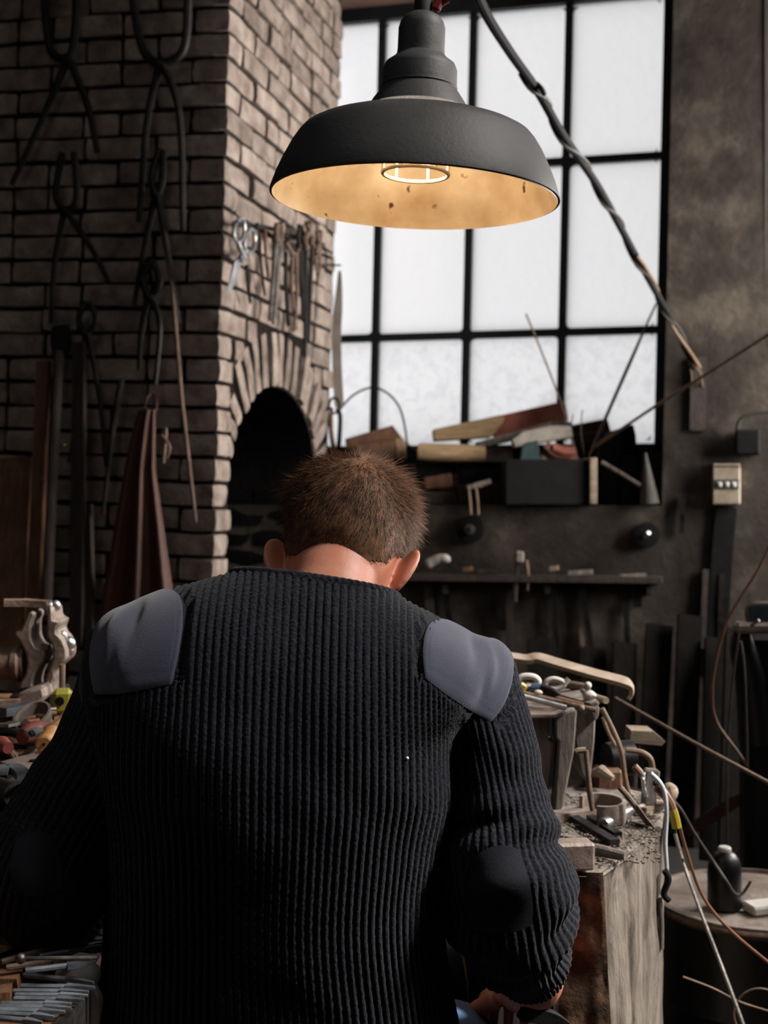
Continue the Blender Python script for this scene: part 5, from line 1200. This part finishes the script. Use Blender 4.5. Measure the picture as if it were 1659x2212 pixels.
b = MB(); b.ball(P(*zz(425, 550), 2.22), (.008, .006, .005), 10, 8); b.build('pale_pebble', 'stone', label='small pale pebble among the rods on the stand', cat='pebble')
# bent flat strap standing above
b = MB(); b.bar(curve([P(1095, 1418, 2.5), P(1115, 1421, 2.5), P(1140, 1424, 2.5), P(1162, 1421, 2.5), P(1200, 1432, 2.49), P(1280, 1455, 2.47), P(1345, 1472, 2.45), P(1362, 1482, 2.45), P(1364, 1498, 2.45), P(1358, 1510, 2.45)], 5), 0.035, .008, up=(0, -.2, 1)); b.build('bent_strap', 'wood_pale', label='pale bent flat bar arching above the stand', cat='bar')
# on the stump
bk = thing('angle_bracket', 'tall slim rusty bracket bent like a gate, standing on the stump', 'bracket', P(*zz(1030, 1850), 2.12))
b = MB(); b.tube(curve([P(*zz(*p), 2.12) for p in ((850, 1215), (880, 1200), (960, 1195))], 4), .0052, 8); b.build('top_bend', 'wood_pale', bk)
b = MB(); b.tube([P(*zz(*p), 2.12) for p in ((960, 1195), (985, 1450), (1000, 1640), (1035, 1870))], [.0045, .004, .005, .004], 8); b.build('upright', 'steel_rust', bk)
on_top('perforated_bar', (1168, 1770), (1278, 1755), .030, .016, 'cast_grey', 'pale flat bar with holes lying on the stump', 'bar')
b = MB(); rc_ = Q(1300, 1748, ZT+.02); b.tube([rc_+Vector((.036*math.cos(a), .036*math.sin(a)*1.3, 0)) for a in np.linspace(-2.0, 2.6, 30)], 1.0, sec=[(-.003, -.016), (.003, -.016), (.003, .016), (-.003, .016)]); b.build('steel_band', 'cast_grey', label='curved grey steel band standing on edge on the stump', cat='band')
on_top('steel_pipe', (1302, 1782), (1358, 1752), 0, .02, 'steel_bright', 'bright short pipe on the stump', 'pipe', r=.010)
on_top('steel_pipe', (1358, 1752), (1410, 1736), 0, .022, 'steel', 'second grey pipe behind the bright one', 'pipe', r=.008)
on_top('iron_bar', (1225, 1760), (1328, 1822), .016, .012, 'steel_dark', 'black iron bar slanting on the stump, longer one', 'bar')
on_top('iron_bar', (1275, 1768), (1335, 1806), .014, .012, 'steel_dark', 'black iron bar slanting on the stump, shorter one', 'bar')
on_top('iron_bar', (1355, 1775), (1415, 1792), .006, .005, 'steel_dark', 'thin black nail bar near the stump edge', 'bar')
hm = thing('hammer', 'square-headed hammer lying on the front edge of the stump', 'hammer', Q(1250, 1850, ZT))
b = MB(); hp = Q(1222, 1846, ZT+.022); b.box((.078, .036, .040), T(*hp) @ RZ(.12), .004); b.build('head', 'cast_grey', hm)
b = MB(); b.tube([Q(1258, 1832, ZT+.012), Q(1300, 1838, ZT+.012), Q(1352, 1850, ZT+.010)], [.009, .009, .007], 10); b.build('handle', 'wood_grey', hm)
on_top('thin_slat', (1180, 1818), (1262, 1832), .018, .008, 'wood_pale', 'thin wooden slat behind the hammer', 'slat')
on_top('thin_slat', (1178, 1800), (1245, 1812), .014, .006, 'wood_grey', 'thin grey splinter behind the slat', 'slat')
on_top('pale_wedge', (1384, 1752), (1432, 1738), .024, .014, 'wood_pale', 'pale wedge at the far stump corner', 'wedge')
up_ = thing('upright_offcut', 'rough upright wood chunk standing among cords on the stump', 'offcut', P(1404, 1735, 2.2))
b = MB(); b.box((.022, .024, .062), T(*P(1404, 1700, 2.2)) @ RY(.08), .003).rough(.003, 60); b.build('chunk', 'wood_grey', up_)
b = MB(); b.tube(curve([P(1391, 1668, 2.185), P(1389, 1690, 2.185), P(1395, 1720, 2.185)]), .003, 6).rough(.002, 200); b.build('white_strip', 'cord_white', up_)
bb_ = MB(); p_ = P(1330, 1650, 2.45); bb_.box((.05, .05, .075), T(*P(1312, 1700, 2.4)), .006); bb_.build('wood_block', 'wood_brown', label='brown wood block behind the tall bracket', cat='block')
b = MB(); b.lathe([(.03, 0), (.033, .02), (.033, .05), (.012, .06)], 24, frame(P(1310, 1640, 2.42), (1, .3, 0), (0, 0, 1)) @ RY(math.pi/2)); b.build('grinder_motor', 'tank_dark', label='dark green round motor housing behind the stand', cat='motor')
b = MB(); b.tube([P(1275, 1672, 2.38), P(1300, 1666, 2.36), P(1325, 1682, 2.34)], [.006, .012, .005], 8); b.build('curved_chip', 'wood_pale', label='curved pale shaving behind the bracket', cat='shaving')
fl = thing('mallet', 'long-handled mallet with flat pale head leaning behind the stump', 'mallet', Vector((.5, 2.64, 0)))
b = MB(); b.prism([(-.035, -.012), (.028, -.018), (.036, -.010), (.012, .010), (-.032, .012)], .06, T(*P(1392, 1585, 2.6))); b.build('head', 'wood_pale', fl)
b = MB(); b.tube([P(1372, 1595, 2.62), P(1365, 1640, 2.63), Vector((P(1350, 1700, 2.66).x, 2.68, 0))], .012, 10); b.build('handle', 'wood_dark', fl)
for pts, D, r, m, lb in (([(1300, 1530), (1325, 1580), (1342, 1625), (1350, 1680), (1358, 1712), (1368, 1720)], 2.3, .0045, 'cord_tan', 'tan cord arching from the stand to the stump'),
        ([(1302, 1550), (1315, 1585), (1330, 1612)], 2.32, .003, 'cord_tan', 'short thin tan cord beside the arching one'),
        ([(1352, 1620), (1385, 1625), (1405, 1640), (1410, 1665)], 2.28, .005, 'cord_tan', 'small tan hook of cable on the stump'),
        ([(1370, 1655), (1385, 1672), (1400, 1690)], 2.24, .006, 'cord_orange', 'short orange cable end on the stump'),
        ([(1338, 1700), (1352, 1716), (1375, 1745), (1395, 1772), (1414, 1794)], 2.1, .0048, 'steel_rust', 'brown rod lying over the pipes'),
        ([(1405, 1670), (1425, 1690), (1436, 1715), (1440, 1760), (1437, 1820), (1440, 1880), (1436, 1920)], 2.08, .0035, 'cord_white', 'white frayed cord hanging at the stump edge'),
        ([(1412, 1690), (1430, 1700), (1446, 1720), (1452, 1760), (1456, 1800)], 2.1, .0045, 'rubber_black', 'black cable bending over the stump edge'),
        ([(1418, 1700), (1432, 1712), (1444, 1730), (1452, 1748)], 2.09, .0075, 'cord_orange', 'thick orange taped cable over the stump edge'),
        ([(1452, 1748), (1458, 1768), (1462, 1788)], 2.09, .0078, 'tape_yellow', 'yellow tape wrapped on the cable end'),
        ([(1424, 1940), (1428, 1990), (1428, 2050)], 2.07, .0045, 'wood_grey', 'grey bark splinter hanging on the stump edge'),
        ([(1436, 1880), (1444, 1900), (1434, 1930), (1446, 1945)], 2.07, .0055, 'rubber_black', 'black knot of wire ends at the stump edge')):
    b = MB(); b.tube(curve([P(x, y, D) for x, y in pts], 6), r, 8); b.build('stump_cord', m, label=lb, cat='tape' if 'tape wr' in lb else ('rod' if 'rod' in lb else 'cord'))
b = MB(); b.ball(P(1446, 1712, 2.2), (.014, .02, .018), 14, 10).rough(.003, 60); b.build('round_knob', 'wood_pale', label='round tan knob behind the orange taped cable', cat='knob')
# litter of chips on the stump top: nobody could count it
b = MB()
for k in range(600):
    p = Q(rnd.uniform(1195, 1425), rnd.uniform(1715, 1868), ZT+.005)
    if p.y < 1.88: continue
    L = rnd.uniform(.002, .009); b.box((L, rnd.uniform(.001, .003), rnd.uniform(.001, .003)), T(*p) @ RZ(rnd.uniform(0, 3.14)) @ RY(rnd.uniform(-.3, .3)))
b.build('wood_chips', 'chips', label='litter of wood and metal chips on the stump top', cat='chips', kind='stuff')
# dark tank behind the arm
tk = thing('gas_tank', 'dark cylinder with bronze rings glimpsed between torso and arm', 'cylinder', P(1010, 2212, 2.3))
tc_ = P(1000, 2075, 2.35); MT = frame(tc_, (1, .25, .12), (0, 0, 1)) @ RY(math.pi/2)
b = MB(); b.lathe([(.03, -.13), (.075, -.12), (.088, -.10), (.088, .06), (.075, .08), (.03, .09)], 32, MT); b.build('body', 'tank_dark', tk)
for h in (-.02, .015, .06):
    b = MB(); b.lathe([(.0885, h-.002), (.0905, h), (.0885, h+.002)], 32, MT, cap=False); b.build('ring', 'brass', tk)
for s in (-.08, .04):
    b = MB(); q = MT @ Vector((0, 0, s)); b.box((.03, .14, q.z-.07), T(q.x, q.y, (q.z-.07)/2), .004); b.build('cradle', 'wood_dark', tk)

# ================================================================== BENCH ON THE LEFT
ZB = .862
bench = thing('workbench', 'heavy worn workbench strewn with tools beside the person', 'workbench', (-.85, 2.05, 0))
for k in range(4):
    y0_ = 1.60+k*.23; b = MB(); b.box((.90, .224, .055), T(-.855, y0_+.112, ZB-.0275), .006).rough(.002, 25, k); b.build('plank', 'wood_brown', bench)
for x in (-1.2, -.48):
    for y in (1.80, 2.42):
        b = MB(); b.box((.08, .08, ZB-.055), T(x, y, (ZB-.055)/2), .006); b.build('leg', 'wood_dark', bench)
b = MB(); b.box((.80, .04, .10), T(-.85, 1.80, ZB-.11), .004); b.build('apron_board', 'wood_dark', bench)
def zl(x, y): return (x/4.423, 1270+y/4.423)
def vp(pts): return [zl(*p) for p in pts]
vise = thing('leg_vise', 'old bare-metal bench vise with open jaws at the back of the bench', 'vise', P(65, 1520, 2.4))
VD = 2.36
SB(vp([(270, 230), (320, 225), (335, 265), (300, 330), (300, 480), (340, 560), (430, 600), (425, 690), (380, 740), (330, 840), (310, 930), (325, 960), (180, 985), (190, 900), (240, 830), (260, 740), (250, 640), (190, 520), (130, 440), (150, 410), (200, 400), (225, 330)]), VD, VD+.075, 'fixed_jaw', 'cast_grey', None, None, bev=.004, rough=.001, parent=vise)
SB(vp([(455, 180), (500, 180), (505, 250), (510, 300), (560, 310), (575, 340), (545, 380), (545, 430), (600, 490), (640, 590), (640, 680), (590, 730), (520, 790), (530, 850), (510, 900), (510, 1180), (420, 1180), (430, 860), (470, 760), (500, 690), (505, 590), (490, 530), (445, 460), (445, 270)]), VD-.005, VD+.07, 'moving_jaw', 'cast_grey', None, None, bev=.004, rough=.001, parent=vise)
b = MB(); b.tube([P(*zl(40, 140), VD+.02), P(*zl(250, 140), VD+.03), P(*zl(470, 155), VD+.03)], 1.0, sec=[(-.02, -.006), (.02, -.006), (.02, .006), (-.02, .006)]); b.build('jaw_bar', 'steel_rust', vise)
for x, y, r in ((480, 185, .010), (535, 170, .009), (550, 325, .006), (600, 455, .0085), (660, 535, .0125), (660, 590, .010)):
    b = MB(); b.ball(P(*zl(x, y), VD+.02), (r, r, r*1.15), 14, 10); b.build('bolt', 'steel_bright', vise)
b = MB(); b.tube([P(*zl(330, 620), VD+.035), P(*zl(470, 630), VD+.035)], .018, 16); b.build('screw', 'steel_rust', vise)
sc_ = P(*zl(130, 720), VD+.03); MS = frame(sc_, (1, 0, .02), (0, 0, 1)) @ RY(math.pi/2)
b = MB(); b.lathe([(.016, -.11), (.018, -.075), (.024, -.072), (.024, -.060), (.030, -.058), (.031, .0), (.034, .002), (.035, .012), (.030, .016), (.030, .022)], 32, MS); b.build('screw_box', 'steel_rust', vise)
b = MB(); b.tube([P(*zl(595, 730), VD-.02), P(*zl(590, 1080), VD-.02)], .0055, 8); b.build('handle_rod', 'steel_rust', vise)
SB(vp([(160, 1010), (330, 960), (405, 935), (430, 1010), (430, 1060), (350, 1120), (350, 1180), (160, 1180)]), VD-.06, VD+.02, 'base', 'cast_grey', None, None, bev=.005, rough=.0015, parent=vise)
b = bxp(20, 112, 1500, 1530, VD-.02, VD+.12, .004); b.build('mount_plate', 'steel_dark', vise)
def bl(name, a, c, w, h, m, label, cat, lift=0.0, r=None, rs=None):
    z = ZB+lift+(h/2 if not r else r); p0, p1 = Q(*zl(*a), z), Q(*zl(*c), z); b = MB()
    if r: b.tube([p0, p0.lerp(p1, .33), p0.lerp(p1, .67), p1], rs or r, 12)
    else: b.bar([p0, p0.lerp(p1, .5), p1], w, h)
    return b.build(name, m, label=label, cat=cat)
bl('steel_bar', (10, 1185), (345, 1130), .028, .014, 'steel_blue', 'pale blue-grey flat steel bar lying before the vise', 'bar', .02)
bl('steel_bar', (-30, 1105), (200, 1095), .02, .012, 'steel_rust', 'brown flat bar lying at the vise foot', 'bar', .02)
for k, (a, c, m) in enumerate((((330, 1180), (530, 1160), 'steel'), ((340, 1210), (540, 1200), 'steel_rust'), ((380, 1240), (520, 1235), 'steel_dark'))):
    bl('drill_rod', a, c, 0, 0, m, ('thin bright', 'thin brown', 'thin dark')[k]+' rod lying before the vise near the tape measure', 'rod', .008, r=.005)
b = MB(); c0 = Q(*zl(310, 1260), ZB+.02); b.tube([c0+Vector((.026*math.cos(a), .05*math.sin(a), .012*math.sin(a))) for a in np.linspace(-.6, 3.9, 26)], 1.0, sec=[(-.002, -.011), (.002, -.011), (.002, .011), (-.002, .011)]); b.build('leather_loop', 'leather_grey', label='curled grey leather strap standing on the bench', cat='strap')
tp = thing('tape_measure', 'yellow tape measure on the bench by the sleeve', 'tape measure', Q(*zl(590, 1225), ZB))
tq = Q(*zl(585, 1215), ZB); b = MB(); b.box((.036, .03, .044), T(tq.x, tq.y+.01, ZB+.023) @ RZ(.2), .008); b.build('case', 'plastic_yellow', tp)
b = MB(); b.box((.018, .026, .03), T(tq.x+.026, tq.y+.012, ZB+.026) @ RZ(.2), .004); b.build('clip', 'steel_dark', tp)
b = MB(); b.lathe([(.008, 0), (.008, .003)], 14, T(tq.x-.001, tq.y-.006, ZB+.025) @ RX(math.pi/2)); b.build('button', 'rubber_black', tp)
kf = thing('utility_knife', 'red utility knife with a silver slide lying on the bench', 'knife', Q(*zl(330, 1450), ZB))
zk = ZB+.022; ks = [Q(*zl(*p), zk) for p in ((215, 1425), (260, 1405), (330, 1385), (400, 1365), (460, 1345), (490, 1335))]
b = MB(); b.tube(ks, [.012, .018, .0185, .016, .011, .008], sec=[(math.cos(q)*.85, math.sin(q)) for q in np.linspace(0, 6.283, 12, endpoint=False)]); b.build('grip', 'plastic_red', kf)
b = MB(); b.bar([Q(*zl(265, 1398), zk+.015), Q(*zl(330, 1378), zk+.016), Q(*zl(395, 1355), zk+.014)], .016, .006, up=(0, -.7, 1)); b.build('slide_plate', 'steel_bright', kf)
b = MB(); b.bar([Q(*zl(285, 1396), zk+.019), Q(*zl(325, 1384), zk+.020)], .009, .005, up=(0, -.7, 1)); b.build('slide_button', 'rubber_black', kf)
fh = thing('file', 'file with a turned orange wooden handle end-on to us', 'file', Q(*zl(430, 1540), ZB))
zf = ZB+.026; h0, h1 = Q(*zl(420, 1492), zf), Q(*zl(670, 1215), zf+.006); hd = (h1-h0); Ln = hd.length
b = MB(); b.lathe([(.010, -.002), (.0125, .0), (.0135, .006), (.0135, Ln*.22), (.0155, Ln*.25), (.0155, Ln*.28), (.0125, Ln*.34), (.011, Ln*.7), (.012, Ln)], 24, frame(h0, hd, (0, 0, 1)) @ RY(math.pi/2)); hnd = b.build('handle', 'wood_orange', fh)
b = MB(); b.lathe([(.0022, -.0035), (.0022, .002)], 10, frame(h0, hd, (0, 0, 1)) @ RY(math.pi/2)); b.build('tang_hole', 'rubber_black', hnd)
b = MB(); b.tube([h1, h1+hd.normalized()*.14], [.008, .007], 8); b.build('blade', 'steel', fh)
bl('scriber', (235, 1640), (365, 1525), 0, 0, 'wood_pale', 'thin pale skewer under the orange file handle', 'skewer', .004, r=.0022)
dp = bl('drilled_plate', (100, 1720), (445, 1640), .055, .012, 'leather_grey', 'flat brown-grey plate with holes near the bench edge', 'plate', .004)
for x, y in ((165, 1702), (320, 1655)):
    b = MB(); q = Q(*zl(x, y), ZB+.0165); b.lathe([(.006, 0), (.006, .002)], 12, T(*q)); b.build('drilled_hole', 'rubber_black', dp)
# horseshoe-shaped clamp
b = MB(); pts = [(0, 1830), (10, 1770), (60, 1725), (140, 1730), (205, 1775), (235, 1835), (215, 1890), (165, 1915)]
b.tube(curve([Q(*zl(*p), ZB+.022+.003) for p in pts], 6), 1.0, sec=[(-.009, -.005), (.009, -.005), (.009, .005), (-.009, .005)]); b.build('shackle', 'steel_blue', label='blue-grey horseshoe-shaped shackle near the bench edge', cat='shackle')
b = MB(); q0, q1 = Q(*zl(-20, 1925), ZB+.018), Q(*zl(145, 1975), ZB+.018); b.tube([q0, q0.lerp(q1, .5), q1], .0155, 18); b.build('wood_dowel', 'wood_dark', label='thick dark dowel lying below the shackle', cat='dowel')
bl('steel_plate', (-20, 2030), (110, 2055), .04, .008, 'steel_blue', 'grey plate at the very edge of the bench', 'plate', .002)
bl('steel_plate', (10, 1850), (120, 1790), .02, .006, 'steel_dark', 'dark plate inside the shackle', 'plate', .004)
bs = thing('wire_brush', 'red-backed brush with coarse bristles at the picture edge', 'brush', Q(*zl(60, 1690), ZB))
b = MB(); b.tube([Q(*zl(-60, 1470), ZB+.04), Q(*zl(20, 1490), ZB+.04), Q(*zl(80, 1530), ZB+.038)], [.009, .011, .008], 16); b.build('back', 'plastic_red', bs)
b = MB()
for k in range(70):
    u = rnd.random(); p0 = Q(*zl(-40+130*u, 1500+50*u), ZB+.034); p1 = Q(*zl(-20+170*u+rnd.uniform(-8, 8), 1600+40*u+rnd.uniform(-40, 25)), ZB+.008); b.tube([p0, p1], .0014, 4)
b.build('bristles', 'bristle', bs)['kind'] = 'stuff'
b = MB(); c1 = Q(*zl(60, 1660), ZB+.002); b.ball((c1.x-.01, c1.y, ZB+.010), (.026, .03, .012), 16, 10).rough(.002, 150); b.build('steel_wool', 'bristle', label='flattened pad of coarse steel wool on the bench', cat='pad')
pl = thing('pliers', 'dark pliers lying between the knife and the steel bar', 'pliers', Q(*zl(80, 1390), ZB))
for a, m_, c in (((0, 1340), (80, 1335), (170, 1385)), ((0, 1400), (80, 1375), (175, 1400))):
    b = MB(); b.tube(curve([Q(*zl(*a), ZB+.012), Q(*zl(*m_), ZB+.016), Q(*zl(*c), ZB+.012)], 5), .007, 8); b.build('handle', 'steel_dark', pl)
b = MB(); b.bar([Q(*zl(-40, 1310), ZB+.024), Q(*zl(60, 1310), ZB+.024), Q(*zl(145, 1290), ZB+.024)], .02, .005); b.build('loose_chisel', 'steel_bright', label='bright small chisel blade lying over the pliers', cat='blade')
for k, (a, c, w, h, m, lb) in enumerate((((180, 1290), (260, 1330), .02, .012, 'wood_dark', 'dark offcut behind the red knife'), ((200, 1500), (340, 1530), .03, .008, 'steel_dark', 'dark blade under the red knife'), ((120, 1590), (250, 1600), .03, .010, 'wood_brown', 'brown offcut beside the steel wool'), ((0, 1260), (180, 1240), .03, .012, 'steel_dark', 'black bar behind the pliers'))):
    bl('bench_offcut', a, c, w, h, m, lb, 'offcut')

# ================================================================== ROUND CHISEL STAND, LOWER LEFT
ZR = .70
def zc_(x, y): return (x/4.59, 1730+y/4.59)
cs_ = thing('chisel_stand', 'round iron-rimmed stand holding a fan of chisels', 'stand', (-.565, 1.40, 0))
RC = Vector((-.565, 1.40, 0)); RR = .235
b = MB(); b.lathe([(RR-.02, 0), (RR-.012, .04), (RR-.012, ZR-.05), (RR-.004, ZR-.02)], 48, T(*RC)); b.build('barrel', 'wood_dark', cs_)
b = MB(); b.lathe([(RR-.006, ZR-.055), (RR+.003, ZR-.055), (RR+.003, ZR+.004), (RR-.003, ZR+.004), (RR-.003, ZR-.012)], 48, T(*RC), cap=False); b.build('iron_rim', 'steel', cs_)
b = MB(); b.lathe([(RR-.004, ZR-.02), (RR-.004, ZR-.012), (.01, ZR-.012)], 48, T(*RC), cap=False); b.build('top_board', 'wood_brown', cs_)
ords = ['topmost rust-brown chisel of the fan, longest one', 'blue-grey chisel reaching out just below the topmost one', 'rust-brown chisel lying under the needle scriber', 'blue-grey chisel with a wide spade tip above the oval stone', 'chisel lying in front of the oval stone, pointing down',
 'sixth chisel of the fan, first one below the oval stone', 'seventh chisel of the fan, second below the oval stone', 'eighth chisel of the fan, thinnest of the middle ones', 'ninth chisel of the fan with a bright tip', 'tenth chisel of the fan, thin one', 'eleventh chisel of the fan', 'twelfth chisel of the fan, third from the bottom', 'thirteenth chisel of the fan, second from the bottom', 'lowest chisel of the fan at the bottom edge', 'dark chisel butt beside the sleeve at the fan top']
ch = [((10, 1600), (640, 1420), .013, 'steel_rust'), ((390, 1540), (850, 1468), .011, 'chisel_steel'), ((60, 1655), (800, 1548), .013, 'steel_rust'), ((250, 1685), (920, 1606), .012, 'chisel_steel'), ((240, 1725), (930, 1803), .012, 'chisel_steel'),
      ((200, 1842), (940, 1850), .012, 'chisel_steel'), ((130, 1888), (880, 1895), .011, 'chisel_steel'), ((150, 1925), (870, 1930), .010, 'chisel_steel'), ((140, 1965), (835, 1975), .012, 'chisel_steel'), ((10, 2010), (710, 2012), .010, 'chisel_steel'), ((0, 2045), (705, 2055), .012, 'chisel_steel'),
      ((-20, 2075), (645, 2092), .011, 'chisel_steel'), ((-20, 2110), (535, 2140), .011, 'chisel_steel'), ((-40, 2150), (420, 2198), .011, 'chisel_steel'), ((-40, 1555), (180, 1490), .012, 'steel_dark')]
for k, (a, c, w, m) in enumerate(ch):
    z = ZR+.012+(.018 if k < 4 else 0)+.002*(k % 2)
    w *= .56; p0, p1 = Q(*zc_(*a), z), Q(*zc_(*c), z); d = (p1-p0).normalized()
    root = thing('chisel', ords[k], 'chisel', p0.lerp(p1, .5), 'chisels on the round stand')
    oct_ = [(math.cos(q)*.5, math.sin(q)*.5) for q in np.linspace(.39, 6.67, 8, endpoint=False)]
    b = MB(); b.tube([p0, p0.lerp(p1, .02), p0.lerp(p1, .62)], [w*.85, w, w], sec=oct_); b.build('shank', m, root)
    e1 = p0.lerp(p1, .62); b = MB(); s1 = [(-.5*w, -.5*w), (.5*w, -.5*w), (.5*w, .5*w), (-.5*w, .5*w)]
    b.tube([e1, e1.lerp(p1, .4), p1], [w, w*.8, w*.35], sec=[(-.62, -.5), (.62, -.5), (.62, .5), (-.62, .5)]); b.build('tip', m, root)
b = MB(); b.tube([Q(*zc_(210, 1560), ZR+.05), Q(*zc_(960, 1555), ZR+.045)], .0022, 8); b.ball(Q(*zc_(205, 1562), ZR+.05), .006, 10, 8); b.build('scriber_needle', 'steel', label='thin needle scriber lying across the upper chisels', cat='scriber')
b = MB(); q = Q(*zc_(735, 1740), ZR+.012); b.ball((q.x, q.y+.02, ZR+.006), (.026, .022, .017), 18, 12).rough(.002, 40); b.build('pebble', 'stone', label='smooth pale oval stone behind the chisels', cat='stone')
for a, c, w, m, lb in (((-40, 1800), (195, 1795), .03, 'wood_brown', 'brown wooden slat between the chisels, upper one'), ((-40, 1940), (110, 1930), .03, 'wood_brown', 'brown wooden slat between the chisels, lower one')):
    b = MB(); b.bar([Q(*zc_(*a), ZR+.012), Q(*zc_(*c), ZR+.012)], w, .018); b.build('stand_slat', m, label=lb, cat='slat')
pbx = thing('small_box', 'pale-lidded wooden box corner showing under the sleeve', 'box', P(*zc_(1000, 1440), 1.8))
SB([zc_(815, 1380), zc_(1085, 1330), zc_(1092, 1405), zc_(900, 1390)], 1.80, 1.86, 'lid', 'wood_pale', None, None, rough=.001, parent=pbx)
SB([zc_(900, 1398), zc_(1092, 1408), zc_(1092, 1450), zc_(905, 1440)], 1.79, 1.86, 'body', 'wood_dark', None, None, rough=.001, parent=pbx)
SB([zc_(900, 1640), zc_(1160, 1720), zc_(1150, 2330), zc_(1020, 2330), zc_(930, 1800)], 1.62, 1.66, 'edge_board', 'wood_brown', 'brown board edge between the round stand and the sweater', 'board', rough=.002)
b = MB(); b.tube(curve([P(*zc_(875, 1655), 1.5), P(*zc_(915, 1720), 1.49), P(*zc_(935, 1800), 1.48)], 5), .0045, 8); b.build('curved_spike', 'steel_dark', label='dark curved spike sticking up at the stand rim', cat='spike')
SB([zc_(880, 1840), zc_(940, 1850), zc_(1010, 1990), zc_(960, 2330), zc_(880, 2330)], 1.44, 1.455, 'worn_plate', 'cast_grey', 'pale worn plate leaning on the stand rim', 'plate', rough=.001)
